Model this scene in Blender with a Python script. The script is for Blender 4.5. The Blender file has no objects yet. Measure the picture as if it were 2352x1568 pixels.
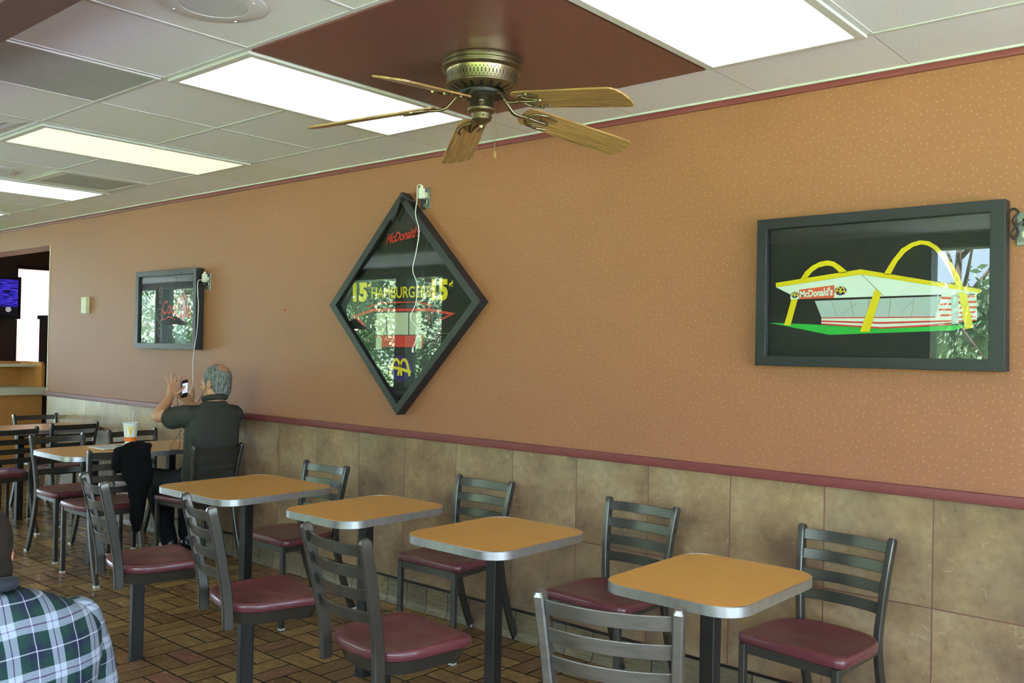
import bpy, bmesh, math, random
from mathutils import Vector, Matrix

random.seed(7)
scene = bpy.context.scene
COL = scene.collection
PI = math.pi

# ------------------------------------------------------------------ camera
def set_camera():
    yaw, pitch, roll = 0.7148, 0.0087, 0.0207
    fw = Vector((-math.sin(yaw) * math.cos(pitch), math.cos(yaw) * math.cos(pitch), math.sin(pitch)))
    r = fw.cross(Vector((0, 0, 1))).normalized()
    u = r.cross(fw)
    r2 = r * math.cos(roll) + u * math.sin(roll)
    u2 = -r * math.sin(roll) + u * math.cos(roll)
    cd = bpy.data.cameras.new('camera')
    cd.sensor_width = 36.0
    cd.lens = 36.0 * 2092.44 / 2352.0
    cd.clip_start = 0.05
    cam = bpy.data.objects.new('camera', cd)
    COL.objects.link(cam)
    m = Matrix((r2, u2, -fw)).transposed().to_4x4()
    m.translation = Vector((0, -3.514, 1.4541))
    cam.matrix_world = m
    scene.camera = cam
set_camera()

# ------------------------------------------------------------------ view, world, sun
scene.view_settings.view_transform = 'Standard'
scene.view_settings.look = 'None'
scene.view_settings.gamma = 1.0
scene.view_settings.use_curve_mapping = False
scene.view_settings.exposure = 0.45
scene.cycles.use_denoising = True
scene.cycles.max_bounces = 8
scene.cycles.diffuse_bounces = 5
scene.cycles.glossy_bounces = 4
scene.cycles.transparent_max_bounces = 12
scene.cycles.sample_clamp_indirect = 6.0
scene.cycles.caustics_reflective = False
scene.cycles.caustics_refractive = False

SKY = 11.5
w = bpy.data.worlds.new('sky'); scene.world = w; w.use_nodes = True
bg = w.node_tree.nodes['Background']
bg.inputs[0].default_value = (0.62, 0.77, 1.0, 1); bg.inputs[1].default_value = SKY

sd = bpy.data.lights.new('sun', 'SUN'); sd.energy = 215.0; sd.angle = 0.02; sd.color = (1.0, 0.95, 0.97)
so = bpy.data.objects.new('sun', sd); COL.objects.link(so)
so.rotation_euler = Vector((-0.15, -0.45, -1.0)).to_track_quat('-Z', 'Y').to_euler()

LAMP = {'strong': 1.15, 'mid': 1.15, 'weak': 0.66}      # strength of the fluorescent diffusers

CEIL = 2.541
XC0, S = -3.5466, 0.6096                              # ceiling grid: node 0 and 2 ft module
D1 = 0.4235                                           # last grid line from the wall
WX0, WX1 = -8.665, 3.0                                # main wall

def gx(i): return XC0 + i * S
def gy(j): return -D1 - j * S

# ------------------------------------------------------------------ node helper
def lin(c):
    def f(v):
        v /= 255.0
        return v / 12.92 if v <= 0.04045 else ((v + 0.055) / 1.055) ** 2.4
    return (f(c[0]), f(c[1]), f(c[2]), 1.0)

class NT:
    def __init__(self, name):
        self.m = bpy.data.materials.new(name); self.m.use_nodes = True
        self.t = self.m.node_tree; self.n = self.t.nodes; self.l = self.t.links
        self.b = self.n['Principled BSDF']; self.out = self.n['Material Output']
    def new(self, t, **k):
        n = self.n.new(t)
        for a, v in k.items(): setattr(n, a, v)
        return n
    def put(self, sock, v):
        if hasattr(v, 'is_output'): self.l.new(v, sock)
        elif isinstance(v, (tuple, list)) and len(v) == 3 and len(sock.default_value) == 4: sock.default_value = (*v, 1)
        else: sock.default_value = v
    def ma(self, op, a, b=None, c=None):
        n = self.new('ShaderNodeMath', operation=op)
        for i, v in enumerate((a, b, c)):
            if v is not None: self.put(n.inputs[i], v)
        return n.outputs[0]
    def xyz(self, kind='Object'):
        tc = self.new('ShaderNodeTexCoord'); s = self.new('ShaderNodeSeparateXYZ')
        self.l.new(tc.outputs[kind], s.inputs[0]); self.co = tc.outputs[kind]
        return s.outputs[0], s.outputs[1], s.outputs[2]
    def vec(self, x, y, z):
        n = self.new('ShaderNodeCombineXYZ')
        for i, v in enumerate((x, y, z)): self.put(n.inputs[i], v)
        return n.outputs[0]
    def mix(self, f, a, b, mode='MIX'):
        n = self.new('ShaderNodeMix', data_type='RGBA', blend_type=mode)
        self.put(n.inputs[0], f); self.put(n.inputs[6], a); self.put(n.inputs[7], b)
        return n.outputs[2]
    def noise(self, vec, scale, detail=4, rough=0.55, out=0):
        n = self.new('ShaderNodeTexNoise'); self.put(n.inputs['Vector'], vec)
        n.inputs['Scale'].default_value = scale; n.inputs['Detail'].default_value = detail
        n.inputs['Roughness'].default_value = rough
        return n.outputs[out]
    def white(self, vec, out=0):
        n = self.new('ShaderNodeTexWhiteNoise'); self.put(n.inputs['Vector'], vec); return n.outputs[out]
    def ramp(self, f, stops, const=False):
        n = self.new('ShaderNodeValToRGB'); self.put(n.inputs[0], f)
        e = n.color_ramp.elements
        while len(e) < len(stops): e.new(0.5)
        for q, (p, c) in zip(e, stops): q.position = p; q.color = c
        if const: n.color_ramp.interpolation = 'CONSTANT'
        return n.outputs[0]
    def line(self, f, period, width):      # 1 on lines at multiples of 1 in f (f in periods), width in metres
        fr = self.ma('FRACT', f); d = self.ma('MULTIPLY', self.ma('MINIMUM', fr, self.ma('SUBTRACT', 1.0, fr)), period)
        return self.ma('LESS_THAN', d, width)
    def bump(self, h, strength=0.3, dist=0.002):
        n = self.new('ShaderNodeBump'); self.put(n.inputs['Height'], h)
        n.inputs['Strength'].default_value = strength; n.inputs['Distance'].default_value = dist
        self.l.new(n.outputs[0], self.b.inputs['Normal'])
    def fin(self, color=None, rough=None, metal=None, spec=None, coat=None, coat_rough=0.1):
        if color is not None: self.put(self.b.inputs['Base Color'], color)
        if rough is not None: self.put(self.b.inputs['Roughness'], rough)
        if metal is not None: self.put(self.b.inputs['Metallic'], metal)
        if spec is not None: self.put(self.b.inputs['Specular IOR Level'], spec)
        if coat is not None:
            self.put(self.b.inputs['Coat Weight'], coat); self.b.inputs['Coat Roughness'].default_value = coat_rough
        return self.m

def plain(name, rgb, rough=0.5, metal=0.0, spec=0.5, var=0.06, scale=30, coat=None):
    n = NT(name); n.xyz()
    f = n.noise(n.co, scale, 3)
    c = lin(rgb); lo = tuple(max(0, v * (1 - var * 2)) for v in c[:3]) + (1,); hi = tuple(min(1, v * (1 + var * 2)) for v in c[:3]) + (1,)
    return n.fin(n.mix(f, lo, hi), rough, metal, spec, coat)

def emis(name, rgb, strength):
    n = NT(name); n.xyz()
    n.put(n.b.inputs['Base Color'], (0.8, 0.8, 0.8, 1)); n.put(n.b.inputs['Emission Color'], lin(rgb)); n.b.inputs['Emission Strength'].default_value = strength
    n.b.inputs['Roughness'].default_value = 0.4
    return n.m

def glass(name, ior=1.5, tint=(1, 1, 1, 1), gain=1.0):
    n = NT(name)
    tr = n.new('ShaderNodeBsdfTransparent'); tr.inputs[0].default_value = tint
    gl = n.new('ShaderNodeBsdfGlossy'); gl.inputs['Roughness'].default_value = 0.004
    ge = n.new('ShaderNodeNewGeometry'); dp = n.new('ShaderNodeVectorMath', operation='DOT_PRODUCT')
    n.l.new(ge.outputs['Normal'], dp.inputs[0]); n.l.new(ge.outputs['Incoming'], dp.inputs[1])
    f0 = ((ior - 1) / (ior + 1)) ** 2 * gain
    k5 = n.ma('POWER', n.ma('SUBTRACT', 1.0, n.ma('ABSOLUTE', dp.outputs['Value'])), 5.0)
    f = n.ma('ADD', f0, n.ma('MULTIPLY', 1.0 - f0, k5))
    mx = n.new('ShaderNodeMixShader'); n.l.new(f, mx.inputs[0]); n.l.new(tr.outputs[0], mx.inputs[1]); n.l.new(gl.outputs[0], mx.inputs[2])
    n.l.new(mx.outputs[0], n.out.inputs[0]); n.n.remove(n.b)
    return n.m

# ------------------------------------------------------------------ materials
M = {}
def wallpaper():
    n = NT('orange_wallpaper'); x, y, z = n.xyz()
    a = n.noise(n.co, 160, 2); b = n.noise(n.co, 1.1, 3)
    c = n.mix(a, lin((138, 88, 60)), lin((156, 104, 74)))
    c = n.mix(n.ma('MULTIPLY', b, 0.25), c, lin((134, 86, 60)))
    vo = n.new('ShaderNodeTexVoronoi'); n.put(vo.inputs['Vector'], n.vec(x, z, 0.0)); vo.voronoi_dimensions = '2D'; vo.inputs['Scale'].default_value = 34; vo.inputs['Randomness'].default_value = 0.7
    dot = n.ma('LESS_THAN', vo.outputs[0], 0.085)
    c = n.mix(n.ma('MULTIPLY', dot, 0.32), c, lin((206, 166, 120)))
    wv = n.ma('ADD', n.ma('SINE', n.ma('MULTIPLY', x, 1500)), n.ma('SINE', n.ma('MULTIPLY', z, 1500)))
    n.bump(n.ma('ADD', wv, n.ma('MULTIPLY', a, 2)), 0.12, 0.001)
    return n.fin(c, 0.5, 0, 0.38)
M['wallpaper'] = wallpaper()

def stone_tile():
    n = NT('stone_wall_tile'); x, y, z = n.xyz()
    P = 0.4041
    u = n.ma('DIVIDE', n.ma('ADD', x, 8.2802), P); v = n.ma('DIVIDE', n.ma('SUBTRACT', z, 0.546), 0.4)
    iu = n.ma('FLOOR', u); iv = n.ma('FLOOR', v)
    wn = n.white(n.vec(iu, iv, 0.0), 1)
    off = n.new('ShaderNodeVectorMath', operation='SCALE'); n.put(off.inputs[0], wn); off.inputs['Scale'].default_value = 13
    ad = n.new('ShaderNodeVectorMath', operation='ADD'); n.put(ad.inputs[0], n.co); n.put(ad.inputs[1], off.outputs[0])
    p = ad.outputs[0]
    big = n.noise(p, 4.2, 5, 0.55); fine = n.noise(p, 30, 6, 0.65); tint = n.noise(p, 3.2, 3)
    c = n.ramp(big, [(0.30, lin((106, 82, 62))), (0.45, lin((142, 113, 83))), (0.56, lin((160, 131, 97))), (0.72, lin((176, 150, 118)))])
    c = n.mix(n.ma('MULTIPLY', n.ramp(tint, [(0.45, (0, 0, 0, 1)), (0.7, (1, 1, 1, 1))]), 0.35), c, lin((126, 120, 104)))
    c = n.mix(n.ma('MULTIPLY', n.ramp(fine, [(0.42, (1, 1, 1, 1)), (0.58, (0, 0, 0, 1))]), 0.28), c, lin((98, 76, 56)))
    vein = n.new('ShaderNodeTexNoise'); n.put(vein.inputs['Vector'], p); vein.inputs['Scale'].default_value = 15; vein.inputs['Detail'].default_value = 8; vein.inputs['Distortion'].default_value = 1.4
    vv = n.ramp(vein.outputs[0], [(0.655, (0, 0, 0, 1)), (0.675, (1, 1, 1, 1)), (0.70, (0, 0, 0, 1))])
    c = n.mix(n.ma('MULTIPLY', vv, 0.3), c, lin((212, 198, 160)))
    br = n.white(n.vec(iu, iv, 4.0)); c = n.mix(n.ma('MULTIPLY', br, 0.22), c, lin((104, 92, 72)))
    g = n.ma('MAXIMUM', n.line(u, P, 0.0026), n.line(v, 0.4, 0.0026))
    c = n.mix(g, c, lin((112, 74, 62)))
    n.bump(n.ma('SUBTRACT', n.ma('MULTIPLY', fine, 0.25), g), 0.5, 0.003)
    return n.fin(c, n.ma('ADD', 0.22, n.ma('MULTIPLY', fine, 0.16)), 0, 0.5)
M['stone'] = stone_tile()

def floor_mat():
    n = NT('basketweave_floor_tile'); x, y, z = n.xyz()
    PX = 0.2135
    u = n.ma('DIVIDE', n.ma('ADD', x, 4.218), PX); v = n.ma('DIVIDE', n.ma('ADD', y, 1.224), 0.2165)
    iu = n.ma('FLOOR', u); iv = n.ma('FLOOR', v); fu = n.ma('FRACT', u); fv = n.ma('FRACT', v)
    par = n.ma('FLOORED_MODULO', n.ma('ADD', iu, iv), 2.0); ipar = n.ma('SUBTRACT', 1.0, par)
    s = n.ma('ADD', n.ma('MULTIPLY', fv, ipar), n.ma('MULTIPLY', fu, par))        # across the planks
    t = n.ma('ADD', n.ma('MULTIPLY', fu, ipar), n.ma('MULTIPLY', fv, par))        # along the planks
    s2 = n.ma('MULTIPLY', s, 2.0); k = n.ma('FLOOR', s2); fs = n.ma('FRACT', s2)
    def edge(f): return n.ma('MINIMUM', f, n.ma('SUBTRACT', 1.0, f))
    d = n.ma('MINIMUM', n.ma('MULTIPLY', edge(t), PX), n.ma('MULTIPLY', edge(fs), PX / 2))
    g = n.ma('LESS_THAN', d, 0.0038)
    idv = n.vec(iu, iv, k)
    r = n.white(idv); r2 = n.white(n.vec(iv, k, iu))
    c = n.ramp(r, [(0.0, lin((104, 78, 50))), (0.3, lin((126, 98, 60))), (0.55, lin((146, 116, 72))), (0.75, lin((116, 86, 56))), (0.93, lin((122, 88, 62))), (1.0, lin((122, 80, 64)))])
    gv = n.vec(n.ma('ADD', n.ma('MULTIPLY', s, 3.4), n.ma('MULTIPLY', r, 31)), n.ma('ADD', n.ma('MULTIPLY', t, 0.7), n.ma('MULTIPLY', r2, 17)), k)
    gn = n.new('ShaderNodeTexNoise'); n.put(gn.inputs['Vector'], gv); gn.inputs['Scale'].default_value = 3.0; gn.inputs['Detail'].default_value = 5; gn.inputs['Distortion'].default_value = 1.6
    c = n.mix(n.ramp(gn.outputs[0], [(0.40, (0.35, 0.35, 0.35, 1)), (0.52, (0, 0, 0, 1))]), c, lin((100, 76, 46)))
    c = n.mix(n.ramp(gn.outputs[0], [(0.54, (0, 0, 0, 1)), (0.7, (0.3, 0.3, 0.3, 1))]), c, lin((178, 148, 98)))
    c = n.mix(g, c, lin((34, 32, 31)))
    n.bump(n.ma('ADD', n.ma('MULTIPLY', g, -1.0), n.ma('MULTIPLY', gn.outputs[0], 0.04)), 0.4, 0.002)
    return n.fin(c, n.ma('ADD', n.ma('MULTIPLY', g, 0.6), n.ma('ADD', 0.2, n.ma('MULTIPLY', gn.outputs[0], 0.1))), 0, n.ma('MULTIPLY', n.ma('SUBTRACT', 1.0, g), 0.42))
M['floor'] = floor_mat()

def base_tile():
    n = NT('wood_look_base_tile'); x, y, z = n.xyz()
    P = 0.1606
    u = n.ma('DIVIDE', n.ma('ADD', x, 3.624), P); iu = n.ma('FLOOR', u)
    r = n.white(n.vec(iu, 1.0, 0.0))
    c = n.ramp(r, [(0, lin((104, 94, 72))), (0.4, lin((128, 112, 84))), (0.7, lin((112, 106, 90))), (1, lin((118, 88, 66)))])
    gn = n.new('ShaderNodeTexNoise'); n.put(gn.inputs['Vector'], n.vec(n.ma('ADD', n.ma('MULTIPLY', x, 4.0), n.ma('MULTIPLY', r, 19)), y, n.ma('MULTIPLY', z, 30)))
    gn.inputs['Scale'].default_value = 2.0; gn.inputs['Detail'].default_value = 5; gn.inputs['Distortion'].default_value = 1.5
    c = n.mix(n.ramp(gn.outputs[0], [(0.42, (0.6, 0.6, 0.6, 1)), (0.55, (0, 0, 0, 1))]), c, lin((88, 76, 58)))
    g = n.line(u, P, 0.0028)
    cg = n.mix(g, c, lin((30, 28, 28)))
    caulk = n.ma('GREATER_THAN', n.ma('ADD', z, n.ma('MULTIPLY', n.noise(n.co, 60, 3), 0.006)), 0.1385)
    cg = n.mix(caulk, cg, lin((16, 16, 20)))
    return n.fin(cg, 0.38, 0, 0.5)
M['base'] = base_tile()

def ceiling_mat():
    n = NT('speckled_ceiling_tile'); x, y, z = n.xyz()
    u = n.ma('DIVIDE', n.ma('SUBTRACT', x, XC0), S); v = n.ma('DIVIDE', n.ma('ADD', y, D1), S)
    r = n.white(n.vec(n.ma('FLOOR', u), n.ma('FLOOR', v), 0.0))
    c = n.ramp(r, [(0, lin((234, 232, 242))), (0.4, lin((240, 236, 246))), (0.75, lin((230, 230, 228))), (1, lin((236, 231, 241)))])
    sp = n.new('ShaderNodeTexVoronoi'); n.put(sp.inputs['Vector'], n.co); sp.inputs['Scale'].default_value = 85
    m = n.ma('MULTIPLY', n.ma('LESS_THAN', sp.outputs[0], 0.16), n.ma('GREATER_THAN', n.noise(n.co, 40, 2), 0.55))
    c = n.mix(n.ma('MULTIPLY', m, 0.55), c, lin((150, 138, 122)))
    f = n.noise(n.co, 120, 3); c = n.mix(n.ma('MULTIPLY', f, 0.15), c, lin((190, 180, 165)))
    g = n.ma('MULTIPLY', n.ma('MAXIMUM', n.line(u, S, 0.002), n.line(v, S, 0.002)), 0.6)
    c = n.mix(g, c, lin((120, 108, 98)))
    n.bump(f, 0.15, 0.002)
    return n.fin(c, 0.85, 0, 0.2)
M['ceiling'] = ceiling_mat()

def maroon_panel():
    n = NT('maroon_grooved_panel'); x, y, z = n.xyz()
    d = n.ma('MAXIMUM', n.ma('ABSOLUTE', x), n.ma('ABSOLUTE', y))
    g = n.ma('LESS_THAN', n.ma('ABSOLUTE', n.ma('SUBTRACT', n.ma('FRACT', n.ma('DIVIDE', d, 0.102)), 0.5)), 0.02)
    dg = n.ma('LESS_THAN', n.ma('ABSOLUTE', n.ma('SUBTRACT', n.ma('ABSOLUTE', x), n.ma('ABSOLUTE', y))), 0.0015)
    c = n.mix(n.noise(n.co, 9, 3), lin((92, 54, 49)), lin((104, 62, 56)))
    c = n.mix(n.ma('MULTIPLY', n.ma('MAXIMUM', g, dg), 0.55), c, lin((66, 34, 32)))
    n.bump(n.ma('MULTIPLY', g, -1.0), 0.4, 0.002)
    return n.fin(c, 0.3, 0, 0.5)
M['maroon_panel'] = maroon_panel()

def wood(name, a, b, axis='x', scale=1.0, rough=0.45):
    n = NT(name); x, y, z = n.xyz()
    vv = n.vec(n.ma('MULTIPLY', x, 3 * scale), n.ma('MULTIPLY', y, 40 * scale), n.ma('MULTIPLY', z, 40 * scale)) if axis == 'x' else n.vec(n.ma('MULTIPLY', x, 40 * scale), n.ma('MULTIPLY', y, 3 * scale), n.ma('MULTIPLY', z, 40 * scale))
    t = n.new('ShaderNodeTexNoise'); n.put(t.inputs['Vector'], vv); t.inputs['Scale'].default_value = 1.0; t.inputs['Detail'].default_value = 6; t.inputs['Distortion'].default_value = 1.2
    return n.fin(n.ramp(t.outputs[0], [(0.35, lin(a)), (0.62, lin(b))]), rough, 0, 0.5)

def brushed(name, a, b, rough, metal=0.9, sc=(4, 90, 90)):
    n = NT(name); x, y, z = n.xyz()
    t = n.noise(n.vec(n.ma('MULTIPLY', x, sc[0]), n.ma('MULTIPLY', y, sc[1]), n.ma('MULTIPLY', z, sc[2])), 1.0, 4)
    s = n.noise(n.co, 14, 4)
    c = n.mix(t, lin(a), lin(b))
    c = n.mix(n.ma('MULTIPLY', n.ramp(s, [(0.5, (0, 0, 0, 1)), (0.72, (1, 1, 1, 1))]), 0.25), c, lin(a))
    return n.fin(c, n.ma('ADD', rough, n.ma('MULTIPLY', t, 0.08)), metal, 0.5)

M['laminate'] = wood('tan_laminate', (184, 134, 62), (192, 142, 68), 'x', 1.6, 0.3)
M['edge'] = brushed('brushed_edge_band', (176, 176, 176), (214, 214, 214), 0.32, 0.95, (60, 60, 9))
M['metal'] = plain('dark_bronze_paint', (72, 69, 63), 0.27, 0.5, 0.55, 0.05, 25)
M['post'] = plain('black_post_paint', (34, 32, 30), 0.38, 0.1, 0.4, 0.05, 25)
M['steel'] = brushed('brushed_steel', (118, 118, 117), (160, 160, 158), 0.33, 0.95, (7, 60, 60))
M['seat'] = plain('maroon_seat', (94, 45, 51), 0.3, 0, 0.5, 0.04, 9, coat=0.25)
M['glide'] = plain('pale_glide', (190, 188, 176), 0.5)
M['maroon'] = plain('maroon_paint', (104, 42, 42), 0.5, 0, 0.5, 0.05, 20)
M['beam'] = plain('dark_maroon_beam', (78, 54, 56), 0.5)
M['tbar'] = plain('ceiling_bar', (206, 203, 206), 0.7)
M['white_metal'] = plain('white_enamel', (212, 208, 208), 0.5, 0, 0.4, 0.03, 20)
M['diff_strong'] = emis('lit_diffuser', (252, 252, 255), LAMP['strong'])
M['diff_mid'] = emis('lit_diffuser_soft', (252, 252, 255), LAMP['mid'])
M['diff_weak'] = emis('lit_diffuser_dim', (250, 250, 214), LAMP['weak'])
M['brass'] = brushed('antique_brass', (116, 106, 80), (146, 134, 106), 0.3, 0.95, (3, 3, 60))
M['black'] = plain('black_plastic', (22, 22, 23), 0.4)
M['rubber'] = plain('black_rubber', (17, 17, 18), 0.55)
M['blade'] = wood('oak_blade', (112, 82, 46), (168, 132, 80), 'x', 1.5, 0.5)
M['frame'] = plain('charcoal_frame', (33, 34, 38), 0.42, 0.1, 0.4, 0.04, 20)
M['backing'] = plain('black_backing', (26, 23, 22), 0.6)
M['glass'] = glass('sign_glass', 1.55, (0.97, 0.98, 0.97, 1), 1.0)
M['pane'] = glass('window_glass', 1.45, (0.93, 0.97, 0.95, 1), 1.0)
M['yellow'] = plain('yellow_print', (232, 204, 24), 0.5, 0, 0.3, 0.02)
M['white'] = plain('white_print', (232, 238, 236), 0.5, 0, 0.3, 0.02)
M['grey'] = plain('grey_print', (186, 196, 202), 0.5, 0, 0.3, 0.02)
M['red'] = plain('red_print', (206, 58, 50), 0.5, 0, 0.3, 0.02)
M['orange'] = plain('orange_print', (222, 92, 62), 0.5, 0, 0.3, 0.02)
M['green'] = plain('green_print', (46, 172, 66), 0.5, 0, 0.3, 0.02)
M['purple'] = plain('purple_print', (62, 40, 112), 0.5, 0, 0.3, 0.02)
M['cream'] = plain('cream_print', (206, 206, 186), 0.5, 0, 0.3, 0.02)
M['thin'] = plain('thin_line_print', (150, 140, 112), 0.5, 0, 0.3, 0.02)
M['ivory'] = plain('ivory_plastic', (222, 216, 190), 0.45)
M['whiteplastic'] = plain('white_plastic', (232, 232, 230), 0.4)
M['dark_brown'] = plain('dark_brown_wall', (66, 52, 47), 0.7)  # the walls' own dark brown
M['teal'] = plain('teal_window_frame', (46, 66, 66), 0.4, 0.3)
M['corner'] = plain('pale_corner', (214, 196, 186), 0.5)
M['counter'] = plain('beige_counter', (214, 206, 176), 0.4)
M['station'] = wood('orange_laminate', (186, 126, 62), (196, 136, 70), 'x', 1.2, 0.45)
M['skin'] = plain('skin', (186, 138, 104), 0.5, 0, 0.4, 0.06, 18)
M['skin2'] = plain('flushed_skin', (214, 142, 116), 0.5, 0, 0.4, 0.06, 18)
M['polo'] = plain('charcoal_knit', (56, 56, 50), 0.85, 0, 0.2, 0.08, 60)
M['trouser'] = plain('black_trouser_cloth', (24, 25, 29), 0.8, 0, 0.2, 0.08, 60)
M['jacket'] = plain('black_jacket_cloth', (13, 13, 14), 0.9, 0, 0.15, 0.1, 50)
M['shoe'] = plain('black_leather', (18, 18, 20), 0.3)
M['paper'] = plain('paper', (232, 232, 226), 0.7)
M['asphalt'] = plain('pavement', (222, 224, 228), 0.9)
M['lawn'] = plain('lawn', (96, 124, 60), 0.9, 0, 0.2, 0.3, 4)
M['bark'] = plain('bark', (92, 82, 72), 0.9, 0, 0.2, 0.2, 12)
M['leafA'] = plain('leaf_fresh', (140, 160, 130), 0.6, 0, 0.3, 0.3, 3)
M['leafB'] = plain('leaf_deep', (104, 128, 112), 0.6, 0, 0.3, 0.3, 3)
M['leafC'] = plain('leaf_yellow', (188, 196, 92), 0.6, 0, 0.3, 0.3, 6)

def perf(name, base, hole, pitch):
    n = NT(name); x, y, z = n.xyz()
    a = n.ma('SUBTRACT', n.ma('FRACT', n.ma('DIVIDE', x, pitch)), 0.5); b = n.ma('SUBTRACT', n.ma('FRACT', n.ma('DIVIDE', y, pitch)), 0.5)
    d = n.ma('SQRT', n.ma('ADD', n.ma('MULTIPLY', a, a), n.ma('MULTIPLY', b, b)))
    m = n.ma('LESS_THAN', d, 0.3)
    c = n.mix(n.noise(n.co, 6, 4), lin(base), lin(tuple(v * 0.88 for v in base)))
    return n.fin(n.mix(m, c, lin(hole)), 0.6, 0, 0.3)
M['perf'] = perf('perforated_grille', (196, 197, 196), (116, 116, 114), 0.0085)

def spk_mat():
    n = NT('speaker_grille'); x, y, z = n.xyz()
    r = n.ma('SQRT', n.ma('ADD', n.ma('MULTIPLY', x, x), n.ma('MULTIPLY', y, y)))
    fr = n.ma('FRACT', n.ma('DIVIDE', r, 0.0075)); a = n.ma('ARCTAN2', y, x)
    m = n.ma('MULTIPLY', n.ma('GREATER_THAN', fr, 0.45), n.ma('GREATER_THAN', n.ma('FRACT', n.ma('DIVIDE', n.ma('MULTIPLY', a, r), 0.0075)), 0.3))
    return n.fin(n.mix(m, lin((222, 222, 224)), lin((150, 150, 148))), 0.5, 0, 0.4)
M['spk'] = spk_mat()

def plaid(name, ax):
    n = NT(name); x, y, z = n.xyz()
    P = 0.087
    wob = n.ma('MULTIPLY', n.noise(n.co, 7, 2), 0.016)
    def dirn(s, o):
        t = n.ma('FRACT', n.ma('DIVIDE', n.ma('ADD', n.ma('ADD', s, wob), o), P))
        return n.ramp(t, [(0, lin((170, 178, 186))), (0.024, lin((22, 26, 50))), (0.15, lin((20, 48, 44))), (0.37, lin((150, 160, 178))), (0.488, lin((92, 66, 100))), (0.512, lin((150, 160, 178))), (0.65, lin((20, 48, 44))), (0.85, lin((22, 26, 50)))], True)
    h = {'x': x, 'y': y}[ax]
    c = n.mix(0.5, dirn(h, 0.012), dirn(z, 0.03))
    wv = n.ma('SINE', n.ma('MULTIPLY', n.ma('ADD', h, z), 3000))
    n.bump(wv, 0.08, 0.001)
    return n.fin(c, 0.85, 0, 0.2)
M['plaid'] = plaid('plaid_flannel', 'y'); M['plaid_sleeve'] = plaid('plaid_flannel_sleeve', 'x')

def hair_mat(name, a, b, bald=None):
    n = NT(name); x, y, z = n.xyz()
    f = n.noise(n.vec(n.ma('MULTIPLY', x, 26), n.ma('MULTIPLY', y, 26), n.ma('MULTIPLY', z, 8)), 3.0, 3)
    c = n.ramp(f, [(0.35, lin(a)), (0.65, lin(b))])
    if bald:
        vm = n.new('ShaderNodeVectorMath', operation='DISTANCE'); n.put(vm.inputs[0], n.co); vm.inputs[1].default_value = bald
        k = n.ramp(n.ma('ADD', vm.outputs['Value'], n.ma('MULTIPLY', f, 0.02)), [(0.035, (1, 1, 1, 1)), (0.062, (0, 0, 0, 1))])
        c = n.mix(n.ma('MULTIPLY', k, 0.8), c, lin((176, 116, 84)))
    n.bump(f, 0.5, 0.004)
    return n.fin(c, 0.6, 0, 0.3)
M['hair_dark'] = hair_mat('dark_hair', (12, 10, 9), (34, 28, 24))

def screen_mat():
    n = NT('television_picture'); x, y, z = n.xyz()
    f = n.noise(n.vec(n.ma('MULTIPLY', y, 6), n.ma('MULTIPLY', z, 34), 0.0), 1.3, 3)
    c = n.ramp(f, [(0.38, lin((14, 10, 40))), (0.5, lin((44, 40, 180))), (0.66, lin((90, 60, 190)))])
    lo = n.ramp(z, [(0.0, (0, 0, 0, 1)), (1, (0, 0, 0, 1))])
    m = n.ma('GREATER_THAN', z, -0.12)
    c = n.mix(m, lin((20, 18, 22)), c)
    n.put(n.b.inputs['Emission Color'], c); n.b.inputs['Emission Strength'].default_value = 0.8
    return n.fin((0.01, 0.01, 0.01, 1), 0.15)
M['screen'] = screen_mat()

# ------------------------------------------------------------------ geometry helpers
def add_box(bm, lo, hi, bev=0.0):
    vs = [bm.verts.new((x, y, z)) for x in (lo[0], hi[0]) for y in (lo[1], hi[1]) for z in (lo[2], hi[2])]
    idx = [(0, 1, 3, 2), (4, 6, 7, 5), (0, 4, 5, 1), (2, 3, 7, 6), (0, 2, 6, 4), (1, 5, 7, 3)]
    fs = [bm.faces.new([vs[i] for i in f]) for f in idx]
    if bev > 0:
        es = list({e for f in fs for e in f.edges})
        bmesh.ops.bevel(bm, geom=es, offset=bev, segments=2, affect='EDGES', profile=0.6)
    return fs

def add_sweep(bm, pts, sec, ref=(1, 0, 0), caps=True):
    pts = [Vector(p) for p in pts]; rings = []; ref = Vector(ref)
    for i, p in enumerate(pts):
        t = (pts[min(i + 1, len(pts) - 1)] - pts[max(i - 1, 0)]).normalized()
        a = (ref - t * ref.dot(t)).normalized(); b = t.cross(a)
        sc = sec[i] if isinstance(sec[0][0], (tuple, list)) else sec
        rings.append([bm.verts.new(p + a * u + b * v) for u, v in sc])
    n = len(rings[0])
    for r0, r1 in zip(rings, rings[1:]):
        for k in range(n):
            bm.faces.new((r0[k], r0[(k + 1) % n], r1[(k + 1) % n], r1[k]))
    if caps:
        bm.faces.new(rings[0][::-1]); bm.faces.new(rings[-1])
    return rings

def rect(w, d, c=0.003):
    w /= 2; d /= 2
    return [(-w + c, -d), (w - c, -d), (w, -d + c), (w, d - c), (w - c, d), (-w + c, d), (-w, d - c), (-w, -d + c)]

def circ(r, n=10): return [(r * math.cos(2 * PI * k / n), r * math.sin(2 * PI * k / n)) for k in range(n)]

def add_tube(bm, pts, r, n=8):
    pts = [Vector(p) for p in pts]
    d = (pts[-1] - pts[0]).normalized()
    ref = Vector((1, 0, 0)) if abs(d.x) < 0.7 else Vector((0, 1, 0))
    if isinstance(r, (list, tuple)): return add_sweep(bm, pts, [circ(q, n) for q in r], ref)
    return add_sweep(bm, pts, circ(r, n), ref)

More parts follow.
